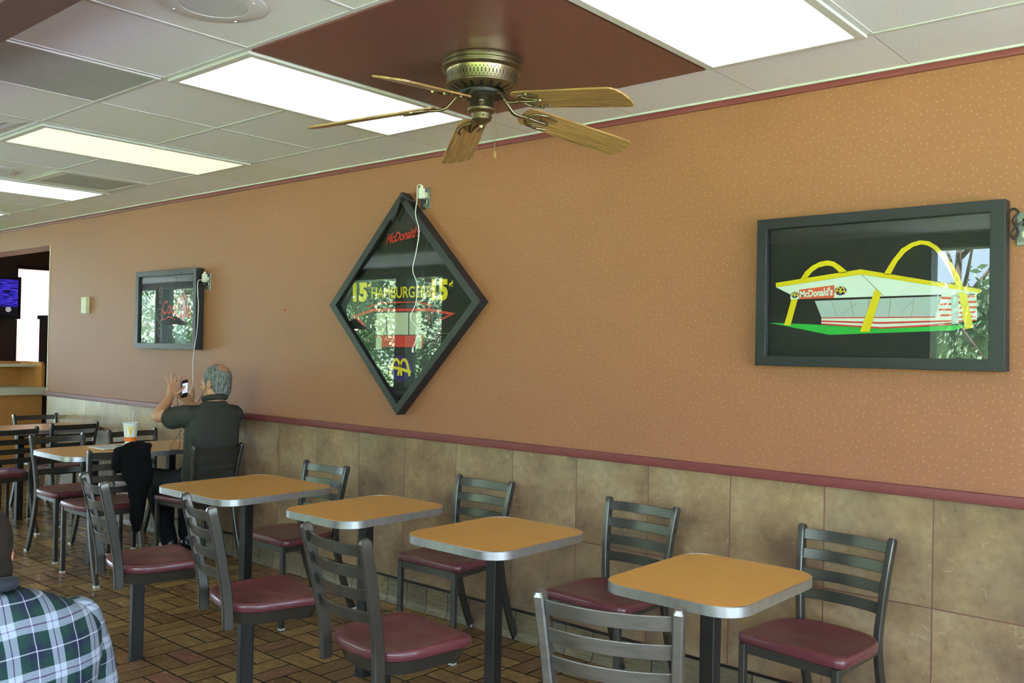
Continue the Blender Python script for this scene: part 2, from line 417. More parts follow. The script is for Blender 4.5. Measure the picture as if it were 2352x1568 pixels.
def spline(pts, k=6):
    pts = [Vector(p) for p in pts]; out = []
    for i in range(len(pts) - 1):
        p0 = pts[max(i - 1, 0)]; p1 = pts[i]; p2 = pts[i + 1]; p3 = pts[min(i + 2, len(pts) - 1)]
        for j in range(k):
            t = j / k
            out.append(0.5 * ((2 * p1) + (p2 - p0) * t + (2 * p0 - 5 * p1 + 4 * p2 - p3) * t * t + (-p0 + 3 * p1 - 3 * p2 + p3) * t ** 3))
    out.append(pts[-1]); return out

def add_lathe(bm, prof, n=32, c=(0, 0, 0), cap=True):
    rings = []
    for r, z in prof:
        rings.append([bm.verts.new((c[0] + r * math.cos(2 * PI * k / n), c[1] + r * math.sin(2 * PI * k / n), c[2] + z)) for k in range(n)])
    for a, b in zip(rings, rings[1:]):
        for k in range(n): bm.faces.new((a[k], a[(k + 1) % n], b[(k + 1) % n], b[k]))
    if cap:
        bm.faces.new(rings[0][::-1]); bm.faces.new(rings[-1])

def add_prism_z(bm, poly, z0, z1):
    a = [bm.verts.new((x, y, z0)) for x, y in poly]; b = [bm.verts.new((x, y, z1)) for x, y in poly]
    n = len(poly)
    bm.faces.new(a[::-1]); bm.faces.new(b)
    for k in range(n): bm.faces.new((a[k], a[(k + 1) % n], b[(k + 1) % n], b[k]))

def add_plate(bm, poly, y, th=0.0006):      # flat print in an xz plane, facing -y
    a = [bm.verts.new((x, y, z)) for x, z in poly]; b = [bm.verts.new((x, y + th, z)) for x, z in poly]
    n = len(poly)
    bm.faces.new(a); bm.faces.new(b[::-1])
    for k in range(n): bm.faces.new((a[k], b[k], b[(k + 1) % n], a[(k + 1) % n]))

def add_ribbon(bm, pts, wd, y, th=0.0006):
    n = len(pts); L = []; R = []
    for i in range(n):
        x0, z0 = pts[max(i - 1, 0)]; x1, z1 = pts[min(i + 1, n - 1)]
        d = math.hypot(x1 - x0, z1 - z0) or 1; nx, nz = -(z1 - z0) / d, (x1 - x0) / d
        ww = wd[i] if isinstance(wd, (list, tuple)) else wd
        L.append((pts[i][0] + nx * ww / 2, pts[i][1] + nz * ww / 2)); R.append((pts[i][0] - nx * ww / 2, pts[i][1] - nz * ww / 2))
    for i in range(n - 1): add_plate(bm, [L[i], R[i], R[i + 1], L[i + 1]], y, th)

def add_ell(bm, c, r, rot=None, n=18):
    m = Matrix.Translation(Vector(c)) @ (rot.to_4x4() if rot else Matrix.Identity(4)) @ Matrix.Diagonal((*r, 1))
    bmesh.ops.create_uvsphere(bm, u_segments=n, v_segments=n // 2 + 2, radius=1.0, matrix=m)

def add_cap(bm, a, b, ra, rb, n=14):        # tapered capsule
    a = Vector(a); b = Vector(b); d = (b - a); L = d.length
    if L < 1e-6: return
    d.normalize(); ref = Vector((0, 0, 1)) if abs(d.z) < 0.8 else Vector((1, 0, 0))
    pts = []; rad = []
    for k in range(5):
        t = PI / 2 * (k + 0.35) / 5; pts.append(a - d * ra * math.cos(t)); rad.append(ra * math.sin(t))
    pts += [a, b]; rad += [ra, rb]
    for k in range(4, -1, -1):
        t = PI / 2 * (k + 0.35) / 5; pts.append(b + d * rb * math.cos(t)); rad.append(rb * math.sin(t))
    add_sweep(bm, pts, [circ(r, n) for r in rad], ref)

def add_loft(bm, rings):                    # rings: (centre, half-width vector, half-depth vector)
    out = []
    for c, a, b in rings:
        c, a, b = Vector(c), Vector(a), Vector(b)
        out.append([bm.verts.new(c + a * math.copysign(abs(math.cos(t)) ** 0.85, math.cos(t)) + b * math.copysign(abs(math.sin(t)) ** 0.85, math.sin(t))) for t in [2 * PI * k / 24 for k in range(24)]])
    for p, q in zip(out, out[1:]):
        for k in range(24): bm.faces.new((p[k], p[(k + 1) % 24], q[(k + 1) % 24], q[k]))
    bm.faces.new(out[0][::-1]); bm.faces.new(out[-1])

def obj(name, bm, mat=None, parent=None, smooth=None, loc=None):
    bmesh.ops.recalc_face_normals(bm, faces=bm.faces)
    me = bpy.data.meshes.new(name); bm.to_mesh(me); bm.free()
    for m in (mat if isinstance(mat, (list, tuple)) else [mat]):
        if m: me.materials.append(m)
    if smooth:
        me.polygons.foreach_set('use_smooth', [True] * len(me.polygons))
        if smooth is not True: me.set_sharp_from_angle(angle=math.radians(smooth))
    o = bpy.data.objects.new(name, me); COL.objects.link(o)
    if parent: o.parent = parent
    if loc: o.location = loc
    return o

def tag(o, label, cat, group=None):
    o['label'] = label; o['category'] = cat
    if group: o['group'] = group
    return o
def thing(name, label, cat, loc=(0, 0, 0), rotz=0.0, group=None):
    o = bpy.data.objects.new(name, None); COL.objects.link(o); o.empty_display_size = 0.1
    o.location = loc; o.rotation_euler = (0, 0, rotz)
    return tag(o, label, cat, group)
def struct(name, bm, mat, parent=None, smooth=None, loc=None):
    o = obj(name, bm, mat, parent, smooth, loc)
    if not parent: o['kind'] = 'structure'
    return o
def dup(root, loc, rotz, label, group=None):
    def cp(o, par):
        c = o.copy(); COL.objects.link(c); c.parent = par
        for ch in list(o.children): cp(ch, c)
        return c
    r = cp(root, None); r.location = loc; r.rotation_euler = (0, 0, rotz); r['label'] = label
    if group: r['group'] = group
    return r
def B(): return bmesh.new()

def voxel(o, size, smooth=4):
    m = o.modifiers.new('remesh', 'REMESH'); m.mode = 'VOXEL'; m.voxel_size = size; m.use_smooth_shade = True
    s = o.modifiers.new('smooth', 'SMOOTH'); s.factor = 0.5; s.iterations = smooth
    return o

def text_part(name, body, quad, y, mat, parent, bold=0.0, shear=0.0):
    cu = bpy.data.curves.new('t', 'FONT'); cu.body = body; cu.offset = bold; cu.shear = shear; cu.resolution_u = 4; cu.extrude = 0.0
    to = bpy.data.objects.new('t', cu); COL.objects.link(to)
    dg = bpy.context.evaluated_depsgraph_get()
    me = bpy.data.meshes.new_from_object(to.evaluated_get(dg))
    bpy.data.objects.remove(to); bpy.data.curves.remove(cu)
    xs = [v.co.x for v in me.vertices]; ys = [v.co.y for v in me.vertices]
    x0, x1, y0, y1 = min(xs), max(xs), min(ys), max(ys)
    bl, br, tr, tl = [Vector(q) for q in quad]
    for v in me.vertices:
        s = (v.co.x - x0) / (x1 - x0); t = (v.co.y - y0) / (y1 - y0)
        p = bl * (1 - s) * (1 - t) + br * s * (1 - t) + tr * s * t + tl * (1 - s) * t
        v.co = (p.x, y, p.y)
    me.name = name; me.materials.clear(); me.materials.append(mat)
    o = bpy.data.objects.new(name, me); COL.objects.link(o); o.parent = parent
    return o

def arch_logo(parent, cx, cz, wd, ht, y, mat, lw, name='arch_logo', bar=True):
    b = B()
    for sx in (-1, 1):
        c = cx + sx * wd * 0.2
        pts = []
        for k in range(17):
            t = -1 + 2 * k / 16; pts.append((c + t * wd * 0.29, cz - ht / 2 + ht * (1 - abs(t) ** 2.3)))
        add_ribbon(b, pts, lw, y)
    if bar: add_ribbon(b, [(cx - wd * 0.56, cz + ht * 0.02), (cx, cz - ht * 0.06), (cx + wd * 0.56, cz - ht * 0.26)], lw * 1.0, y - 0.0004)
    return obj(name, b, mat, parent)

def oval(b, cx, cz, rx, rz, y, n=28): add_plate(b, [(cx + rx * math.cos(2 * PI * k / n), cz + rz * math.sin(2 * PI * k / n)) for k in range(n)], y)

# ------------------------------------------------------------------ room shell
b = B(); add_box(b, (-18.2, -5.2, -0.1), (3.2, 4.2, 0)); struct('floor', b, M['floor'])
b = B(); add_box(b, (-18.2, -5.2, CEIL), (3.2, 0.22, 2.75)); struct('ceiling', b, M['ceiling'])
AC = 3.1
b = B(); add_box(b, (-18.2, 0.22, AC), (3.2, 4.2, AC + .15)); struct('ceiling_alcove', b, M['ceiling'])
b = B()
f1 = add_box(b, (WX0, 0, 0.945), (WX1 + .2, 0.22, CEIL)); f2 = add_box(b, (WX0, 0, 0), (WX1 + .2, 0.22, 0.945))
for f in f2: f.material_index = 1
add_box(b, (-11.5, 0, 2.32), (WX0, 0.22, CEIL)); add_box(b, (-18.2, 0, 0), (-11.5, 0.22, CEIL)); add_box(b, (-18.2, 0.0, 2.75), (3.2, 0.22, AC + .15))
struct('wall_back', b, [M['wallpaper'], M['stone']])
b = B(); add_box(b, (WX0 - 0.012, -0.004, 0.985), (WX0 + 0.006, 0.226, 2.32), 0.003); struct('trim_1', b, M['corner'])
b = B(); add_box(b, (WX0 - 0.05, -0.022, 0.945), (WX1, 0, 0.984), 0.004); struct('trim_2', b, M['maroon'], smooth=30)
b = B(); add_box(b, (-18, -0.016, 2.508), (WX1, 0, 2.533), 0.004); struct('trim_3', b, M['maroon'], smooth=30)
b = B(); add_box(b, (-18, -0.022, 2.533), (WX1, 0, CEIL)); struct('trim_4', b, M['white_metal'])
b = B()
pr = [(0, 0.1455), (-0.008, 0.1455), (-0.010, 0.04), (-0.014, 0.018), (-0.026, 0.004), (-0.028, 0), (0, 0)]
v0 = [b.verts.new((WX0, y, z)) for y, z in pr]; v1 = [b.verts.new((WX1, y, z)) for y, z in pr]
for k in range(len(pr)): b.faces.new((v0[k], v0[(k + 1) % len(pr)], v1[(k + 1) % len(pr)], v1[k]))
b.faces.new(v0); b.faces.new(v1[::-1])
struct('baseboard_back', b, M['base'], smooth=50)
b = B(); RW_ = [(-4.7, -3.3), (-3.1, -1.7), (-1.5, -0.35)]; y = -5.2
for (y0, y1) in RW_:
    add_box(b, (WX1, y, 0), (WX1 + .2, y0, CEIL)); add_box(b, (WX1, y0, 0), (WX1 + .2, y1, 0.4)); add_box(b, (WX1, y0, 2.45), (WX1 + .2, y1, CEIL)); y = y1
add_box(b, (WX1, y, 0), (WX1 + .2, 0, CEIL)); struct('wall_right', b, M['dark_brown'])
LW_ = [(-4.85, -3.35), (-3.2, -1.7)]; b = B(); y = -5.2
for (y0, y1) in LW_:
    add_box(b, (-18.2, y, 0), (-18, y0, CEIL)); add_box(b, (-18.2, y0, 0), (-18, y1, 0.1)); add_box(b, (-18.2, y0, 2.46), (-18, y1, CEIL)); y = y1
add_box(b, (-18.2, y, 0), (-18, 0.22, CEIL)); add_box(b, (-18.2, 0.22, 0), (-18, 4.2, AC)); struct('wall_left', b, M['dark_brown'])
b = B(); add_box(b, (-18, -2.58, 2.36), (WX1, -2.45, CEIL)); struct('trim_5', b, M['beam'])      # the maroon beam

# window wall behind the camera
WINS = [(-2.5, -0.85, 0.75, 2.45), (-0.7, 0.9, 0.75, 2.45), (1.05, 2.7, 0.75, 2.45), (-10.75, -9.37, 0.86, 2.44), (-9.24, -8.46, 0.86, 2.44), (-7.9, -6.6, 0.5, 2.45), (-6.5, -5.2, 0.5, 2.45), (-13.6, -12.3, 0.86, 2.44), (-15.8, -14.4, 0.86, 2.46), (-17.2, -15.99, 0.86, 2.46)]  # low-silled pair is unseen, added and widened to bring daylight to the wall
WINS.sort()
b = B(); x = -18.2
for (x0, x1, z0, z1) in WINS:
    if x0 > x: add_box(b, (x, -5.2, 0), (x0, -5.0, CEIL))
    add_box(b, (x0, -5.2, 0), (x1, -5.0, z0)); add_box(b, (x0, -5.2, z1), (x1, -5.0, CEIL)); x = x1
add_box(b, (x, -5.2, 0), (3.2, -5.0, CEIL)); struct('wall_front', b, M['dark_brown'])
def window(nm, x0, x1, z0, z1):
    fr = B(); t = 0.045
    add_box(fr, (x0, -5.16, z0), (x1, -4.97, z0 + t)); add_box(fr, (x0, -5.16, z1 - t), (x1, -4.97, z1))
    add_box(fr, (x0, -5.16, z0 + t), (x0 + t, -4.97, z1 - t)); add_box(fr, (x1 - t, -5.16, z0 + t), (x1, -4.97, z1 - t))
    o = struct(nm, fr, M['teal'])
    p = B(); add_box(p, (x0 + t, -5.10, z0 + t), (x1 - t, -5.095, z1 - t)); obj('pane', p, M['pane'], o)
    s = B(); add_box(s, (x0 - 0.03, -4.998, z0 - 0.045), (x1 + 0.03, -4.90, z0), 0.004); obj('window_sill', s, M['white_metal'], o)
for k, q in enumerate(WINS): window('window_%d' % (k + 1), *q)

for k, (y0, y1) in enumerate(RW_):
    b = B(); t = 0.045
    for lo, hi in (((y0, .4), (y1, .4 + t)), ((y0, 2.45 - t), (y1, 2.45)), ((y0, .4 + t), (y0 + t, 2.45 - t)), ((y1 - t, .4 + t), (y1, 2.45 - t))): add_box(b, (WX1 - .02, lo[0], lo[1]), (WX1 + .16, hi[0], hi[1]))
    o = struct('window_%d' % (len(WINS) + 2 + k), b, M['teal'])
    b = B(); add_box(b, (WX1 + .10, y0 + t, .4 + t), (WX1 + .105, y1 - t, 2.45 - t)); obj('pane', b, M['pane'], o)
for k, (y0, y1) in enumerate(LW_):
    b = B(); t = 0.045
    for lo, hi in (((y0, .1), (y1, .1 + t)), ((y0, 2.46 - t), (y1, 2.46)), ((y0, .1 + t), (y0 + t, 2.46 - t)), ((y1 - t, .1 + t), (y1, 2.46 - t))): add_box(b, (-18.16, lo[0], lo[1]), (-17.98, hi[0], hi[1]))
    o = struct('window_%d' % (len(WINS) + 5 + k), b, M['teal'])
    b = B(); add_box(b, (-18.10, y0 + t, .1 + t), (-18.095, y1 - t, 2.46 - t)); obj('pane', b, M['pane'], o)
# alcove beyond the opening
AX = -13.0
b = B()
add_box(b, (AX - .2, 0.22, 0), (AX, 1.325, AC)); add_box(b, (AX - .2, 2.75, 0), (AX, 4.2, AC))
add_box(b, (AX - .2, 1.325, 2.445), (AX, 2.75, AC)); add_box(b, (AX - .2, 1.325, 0), (AX, 2.75, 0.55)); struct('wall_alcove', b, M['dark_brown'])
b = B(); add_box(b, (AX, 4.0, 0), (3.2, 4.2, AC)); add_box(b, (WX0, .22, 0), (WX0 + .2, 4.0, AC)); struct('wall_alcove_back', b, M['dark_brown'])
b = B()
for lo, hi in (((AX - .13, 1.325, .55), (AX + .01, 2.75, .6)), ((AX - .13, 1.325, 2.40), (AX + .01, 2.75, 2.445)), ((AX - .13, 1.325, .6), (AX + .01, 1.345, 2.40)), ((AX - .13, 2.70, .6), (AX + .01, 2.75, 2.40))): add_box(b, lo, hi)
o = struct('window_%d' % (len(WINS) + 1), b, M['black'])
b = B(); add_box(b, (AX - .08, 1.345, .6), (AX - .075, 2.70, 2.40)); obj('pane', b, M['pane'], o)

# ------------------------------------------------------------------ ceiling grid and fittings
LIGHTS = [-15, -12, -9, -6, -3, 0, 3]
nolong = set(LIGHTS) | {1, 2}
b = B(); T = 0.010; ZB = CEIL - 0.003
for j in (0, 2): add_box(b, (-18, gy(j) - T, ZB), (WX1, gy(j) + T, CEIL))
i = -24
while gx(i) < WX1:
    if gx(i) > -18:
        if i != 2: add_box(b, (gx(i) - T, gy(2) + T, ZB), (gx(i) + T, gy(0) - T, CEIL))
        add_box(b, (gx(i) - T, -2.45, ZB), (gx(i) + T, gy(2) - T, CEIL))
        if i not in nolong and gx(i + 1) < WX1: add_box(b, (gx(i) + T, gy(1) - T, ZB), (gx(i + 1) - T, gy(1) + T, CEIL))
    i += 1
struct('trim_6', b, M['tbar'])

lightlabel = {3: 'bright lit ceiling light panel right of the ceiling fan', 0: 'bright lit ceiling light panel left of the maroon ceiling square',
              -3: 'dimmer yellowish lit ceiling light panel, second left of the fan', -6: 'bright lit ceiling light panel at the left edge of the photo',
              -9: 'small sliver of lit ceiling light panel farthest left', -12: 'far ceiling light panel beyond the opening', -15: 'farthest ceiling light panel near the end wall'}
for i in LIGHTS:
    t = thing('ceiling_light', lightlabel[i], 'light', (gx(i) + S / 2, gy(1), CEIL - 0.004), 0, 'fluorescent ceiling panels')
    hx, hy, z0, z1 = S / 2 - T, S - T, -0.012, 0.0
    b = B(); f = 0.03
    for lo, hi in (((-hx, -hy), (hx, -hy + f)), ((-hx, hy - f), (hx, hy)), ((-hx, -hy + f), (-hx + f, hy - f)), ((hx - f, -hy + f), (hx, hy - f))):
        add_box(b, (lo[0], lo[1], z0), (hi[0], hi[1], z1))
    obj('light_frame', b, M['white_metal'], t)
    b = B(); add_box(b, (-hx + f, -hy + f, -0.008), (hx - f, hy - f, -0.002))
    obj('diffuser', b, M['diff_weak'] if i == -3 else (M['diff_mid'] if i in (3, 6) else M['diff_strong']), t)

b = B(); add_box(b, (-S + T, -S + T, -0.010), (S - T, S - T, -0.001))
tag(obj('ceiling_panel', b, M['maroon_panel'], None, loc=(gx(2), gy(1), CEIL)), 'large maroon grooved square panel set into the ceiling above the fan', 'ceiling panel')

def speaker(x, y, label):
    t = thing('ceiling_speaker', label, 'speaker', (x, y, CEIL), 0, 'round ceiling speakers')
    b = B(); add_lathe(b, [(0.165, 0.0), (0.165, -0.006), (0.155, -0.011), (0.105, -0.012), (0.105, -0.004)], 48, cap=False); obj('speaker_rim', b, M['white_metal'], t, 40)
    b = B(); add_lathe(b, [(0.001, -0.012), (0.05, -0.0125), (0.104, -0.010)], 48, cap=False); obj('grille', b, M['spk'], t, True)
    for k in range(4):
        a = k * PI / 2 + 0.5; s = B(); add_lathe(s, [(0.001, -0.0145), (0.004, -0.014), (0.0045, -0.011)], 10, (0.14 * math.cos(a), 0.14 * math.sin(a), 0), False); obj('screw', s, M['whiteplastic'], t, True)
speaker(-2.635, -1.965, 'large white round ceiling speaker at the top edge, left of the maroon square')
speaker(-6.36, -1.31, 'small far round ceiling speaker near the left edge of the ceiling')

def vent(x0, x1, y0, y1, label, border, mat):
    cx, cy = (x0 + x1) / 2, (y0 + y1) / 2; hx, hy = (x1 - x0) / 2, (y1 - y0) / 2
    t = thing('ceiling_vent', label, 'vent', (cx, cy, CEIL), 0, 'ceiling air vents')
    b = B(); f = border
    for lo, hi in (((-hx, -hy), (hx, -hy + f)), ((-hx, hy - f), (hx, hy)), ((-hx, -hy + f), (-hx + f, hy - f)), ((hx - f, -hy + f), (hx, hy - f))):
        add_box(b, (lo[0], lo[1], -0.008), (hi[0], hi[1], -0.0005))
    obj('vent_frame', b, M['white_metal'], t)
    b = B(); add_box(b, (-hx + f, -hy + f, -0.005), (hx - f, hy - f, -0.0008)); obj('perforated_panel', b, mat, t)
vent(gx(-1) + T, gx(0) - T, -2.44, gy(2) - T, 'large grey perforated return vent by the maroon beam at top left', 0.012, M['perf'])
vent(gx(-5) + T, gx(-4) - T, gy(1) + T, gy(0) - T, 'small far grey perforated vent between two lit panels', 0.06, M['perf'])
t = thing('ceiling_vent', 'square white metal air diffuser cut off by the left edge of the photo', 'vent', (gx(-2.5), gy(2.5), CEIL), 0, 'ceiling air vents')
for k, h in enumerate((0.28, 0.21, 0.14)):
    b = B(); z0 = -0.004 - 0.006 * k
    for q in range(4):
        m = Matrix.Rotation(q * PI / 2, 3, 'Z')
        vs = [b.verts.new(m @ Vector(p)) for p in ((-h, -h, 0), (h, -h, 0), (h - .06, -h + .06, z0 - .012), (-h + .06, -h + .06, z0 - .012))]
        b.faces.new(vs)
    obj('diffuser_ring', b, M['white_metal'], t)

# ------------------------------------------------------------------ ceiling fan
FX, FY = gx(2), gy(1)
fan = thing('ceiling_fan', 'antique brass ceiling fan with five wooden blades under the maroon panel', 'fan', (FX, FY, CEIL - 0.01))
b = B(); add_lathe(b, [(0.146, 0), (0.148, -0.004), (0.148, -0.014), (0.152, -0.016), (0.152, -0.022), (0.148, -0.024), (0.148, -0.030), (0.152, -0.032), (0.152, -0.039), (0.147, -0.042), (0.135, -0.046), (0.133, -0.05), (0.133, -0.094), (0.137, -0.097), (0.137, -0.102), (0.128, -0.106), (0.086, -0.120), (0.07, -0.121)], 64); hs = obj('motor_housing', b, M['brass'], fan, 35)
b = B()
for k in range(60):
    a = 2 * PI * k / 60
    for (dz, hh, aa) in ((-0.072, 0.008, 0), (-0.058, 0.0025, PI / 60), (-0.086, 0.0025, PI / 60)):
        c = Vector((0.1334 * math.cos(a + aa), 0.1334 * math.sin(a + aa), dz)); tn = Vector((-math.sin(a + aa), math.cos(a + aa), 0)) * 0.0022
        b.faces.new([b.verts.new(c + v) for v in (-tn - Vector((0, 0, hh)), tn - Vector((0, 0, hh)), tn + Vector((0, 0, hh)), -tn + Vector((0, 0, hh)))])
obj('filigree_band', b, M['black'], hs)
for k in range(20):
    a = 2 * PI * k / 20 + 0.1; b = B(); d = Vector((math.cos(a), math.sin(a), 0)); tn = Vector((-d.y, d.x, 0)) * 0.006
    p0 = d * 0.1225 + Vector((0, 0, -0.1083)); p1 = d * 0.094 + Vector((0, 0, -0.1178))
    add_sweep(b, [p0, p1], rect(0.011, 0.001, 0.0003), tn); obj('vent_slot', b, M['black'], hs)
b = B(); add_lathe(b, [(0.07, -0.119), (0.088, -0.122), (0.088, -0.134), (0.075, -0.138), (0.04, -0.139)], 40); obj('flywheel', b, M['rubber'], fan, 40)
b = B(); add_lathe(b, [(0.042, -0.135), (0.045, -0.140), (0.046, -0.175), (0.052, -0.182), (0.052, -0.190), (0.045, -0.196), (0.038, -0.200), (0.038, -0.222), (0.032, -0.228), (0.008, -0.243), (0.006, -0.252), (0.001, -0.254)], 40); sw = obj('switch_housing', b, M['brass'], fan, 40)
for k in range(4):
    a = k * PI / 2 - 0.95 + 0.3; b = B(); c = Vector((0.0378 * math.cos(a), 0.0378 * math.sin(a), -0.211)); add_ell(b, c, (0.004, 0.004, 0.004), None, 8); obj('light_hole', b, M['black'], sw, True)
b = B(); c = Vector((0.046 * math.cos(-0.85), 0.046 * math.sin(-0.85), -0.160)); add_ell(b, c, (0.010, 0.010, 0.005), None, 12); obj('badge', b, M['steel'], sw, True)
b = B(); add_tube(b, [(0.035, 0.03, -0.19), (0.038, 0.036, -0.20), (0.038, 0.036, -0.335)], 0.0012, 6); pc = obj('pull_chain', b, M['brass'], fan)
b = B(); add_lathe(b, [(0.001, 0), (0.004, -0.004), (0.007, -0.018), (0.005, -0.028), (0.001, -0.031)], 14, (0.038, 0.036, -0.334)); obj('pendant_knob', b, M['blade'], pc, True)
b = B(); add_tube(b, [(0.0, 0.0, -0.252), (0.001, 0.0, -0.30)], 0.0011, 6); obj('finial_chain', b, M['brass'], fan)
bl = [(0.180, -0.030), (0.186, -0.048), (0.205, -0.060), (0.24, -0.063), (0.62, -0.071), (0.645, -0.068), (0.660, -0.055), (0.668, -0.03), (0.670, 0.0), (0.668, 0.03), (0.660, 0.055), (0.645, 0.068), (0.62, 0.071), (0.24, 0.063), (0.205, 0.060), (0.186, 0.048), (0.180, 0.030)]
for k in range(5):
    a = math.radians(-1.3 + 72 * k)
    rot = Matrix.Rotation(a, 4, 'Z') @ Matrix.Translation((0, 0, -0.149)) @ Matrix.Rotation(math.radians(8.6), 4, 'Y') @ Matrix.Rotation(math.radians(-12.5), 4, 'X')
    b = B(); add_prism_z(b, bl, -0.003, 0.003)
    bo = obj('blade', b, M['blade'], fan); bo.matrix_local = rot
    e = B()
    for s in (-1, 1):
        pts = [(0.20, 0.0, -0.006), (0.205, s * 0.022, -0.006), (0.225, s * 0.043, -0.006), (0.265, s * 0.050, -0.006), (0.31, s * 0.038, -0.006)]
        add_tube(e, spline(pts, 5), 0.005, 8)
        add_tube(e, spline([(0.225, s * 0.043, -0.006), (0.245, s * 0.02, -0.006), (0.275, s * 0.012, -0.006), (0.285, 0, -0.006)], 5), 0.004, 8)
    add_tube(e, spline([(0.20, 0, -0.006), (0.24, 0, -0.008), (0.29, 0, -0.006)], 4), 0.006, 8)
    for s in (-1, 1): add_lathe(e, [(0.001, -0.012), (0.007, -0.010), (0.008, -0.003)], 10, (0.265, s * 0.05, 0), False)
    add_lathe(e, [(0.001, -0.012), (0.007, -0.010), (0.008, -0.003)], 10, (0.29, 0, 0), False)
    inv = rot.inverted()
    arm = spline([(0.075, 0, -0.130), (0.095, 0, -0.136), (0.115, 0, -0.156), (0.135, 0, -0.176), (0.16, 0, -0.184), (0.205, 0, -0.187)], 6)
    R4 = Matrix.Rotation(a, 4, 'Z')
    add_sweep(e, [inv @ (R4 @ p) for p in arm], [(0.009 * math.cos(q), 0.006 * math.sin(q)) for q in [2 * PI * j / 10 for j in range(10)]], (0, 1, 0))
    obj('blade_iron', e, M['brass'], bo, 60)

# ------------------------------------------------------------------ furniture prototypes
def seat_outline():
    P = []
    for k in range(7):
        t = PI + (PI / 2) * k / 6; P.append((-0.170 + 0.035 * math.cos(t), -0.165 + 0.035 * math.sin(t)))
    for k in range(7):
        t = 1.5 * PI + (PI / 2) * k / 6; P.append((0.170 + 0.035 * math.cos(t), -0.165 + 0.035 * math.sin(t)))
    for k in range(1, 20):
        t = PI * k / 20
        c, s = math.cos(t), math.sin(t)
        P.append((math.copysign(abs(c) ** 0.62, c) * 0.203, -0.02 + 0.195 * s ** 0.75))
    return P
def seat_bm(zt):
    o = seat_outline(); b = B(); cx, cy = 0.0, -0.02
    loops = []
    for sc, z in ((0.9, -0.034), (0.985, -0.034), (1.0, -0.030), (1.0, -0.010), (0.985, -0.003), (0.95, 0.0), (0.88, -0.003), (0.7, -0.010), (0.4, -0.013), (0.15, -0.012)):
        L = []
        for x, y in o:
            zz = z + (0.006 * max(0, min(1, (-y - 0.05) / 0.13)) if sc < 0.95 and z > -0.02 else 0)
            L.append(b.verts.new((cx + (x - cx) * sc, cy + (y - cy) * sc, zt + zz)))
        loops.append(L)
    n = len(o)
    for p, q in zip(loops, loops[1:]):
        for k in range(n): b.faces.new((p[k], p[(k + 1) % n], q[(k + 1) % n], q[k]))
    b.faces.new(loops[0][::-1]); b.faces.new(loops[-1])
    return b
def slat_bm(z, yc, hw, bow=0.03, slope=0.0):
    b = B(); pts = []
    for k in range(13):
        t = -1 + 2 * k / 12; pts.append((t * hw, yc + bow * (1 - t * t), z))
    add_sweep(b, pts, rect(0.040, 0.006, 0.0015), (0, slope, 1)); return b
def post_x(z): return 0.150 + 0.027 * max(0, (z - 0.42)) / 0.38
def post_y(z): return 0.168 + 0.052 * (max(0, z - 0.42) / 0.38) ** 1.8

def make_chair(label, mat):
    t = thing('dining_chair', label, 'chair', group=None)
    obj('seat', seat_bm(0.457), M['seat'], t, 60)
    b = B()
    add_box(b, (-0.165, -0.196, 0.390), (0.165, -0.180, 0.4225)); add_box(b, (-0.14, 0.150, 0.390), (0.14, 0.166, 0.4225))
    for s in (-1, 1): add_sweep(b, [(s * 0.176, -0.18, 0.406), (s * 0.150, 0.165, 0.406)], rect(0.033, 0.016, 0.002), (0, 0, 1))
    obj('seat_frame', b, mat, t)
    for s in (-1, 1):
        b = B(); add_sweep(b, [(s * 0.176, -0.19, 0.008), (s * 0.176, -0.19, 0.4225)], rect(0.025, 0.025, 0.003)); l = obj('front_leg', b, mat, t)
        b = B(); add_box(b, (s * 0.176 - 0.0135, -0.2035, 0), (s * 0.176 + 0.0135, -0.1765, 0.009)); obj('glide', b, M['glide'], l)
        b = B(); pts = [(s * 0.150, 0.300, 0.008), (s * 0.150, 0.262, 0.09), (s * 0.150, 0.222, 0.2), (s * 0.150, 0.190, 0.31), (s * 0.150, 0.172, 0.40)]
        pts += [(s * post_x(z), post_y(z), z) for z in (0.45, 0.52, 0.6, 0.7, 0.79)] + [(s * post_x(0.8), post_y(0.8), 0.8)]
        sec = [rect(0.024, 0.036, 0.004)] * (len(pts) - 1) + [rect(0.018, 0.028, 0.004)]
        add_sweep(b, spline(pts[:-1], 3) + [Vector(pts[-1])], [rect(0.024, 0.036, 0.004)] * ((len(pts) - 2) * 3 + 1) + [rect(0.018, 0.028, 0.004)]); l = obj('back_leg', b, mat, t, 30)
        b = B(); add_box(b, (s * 0.150 - 0.014, 0.285, 0), (s * 0.150 + 0.014, 0.322, 0.012)); obj('glide', b, M['glide'], l)
    for z in (0.765, 0.693, 0.621, 0.549): obj('slat', slat_bm(z, post_y(z), post_x(z) - 0.006, 0.024, (post_y(z + .01) - post_y(z - .01)) / .02), mat, t, 40)
    return t

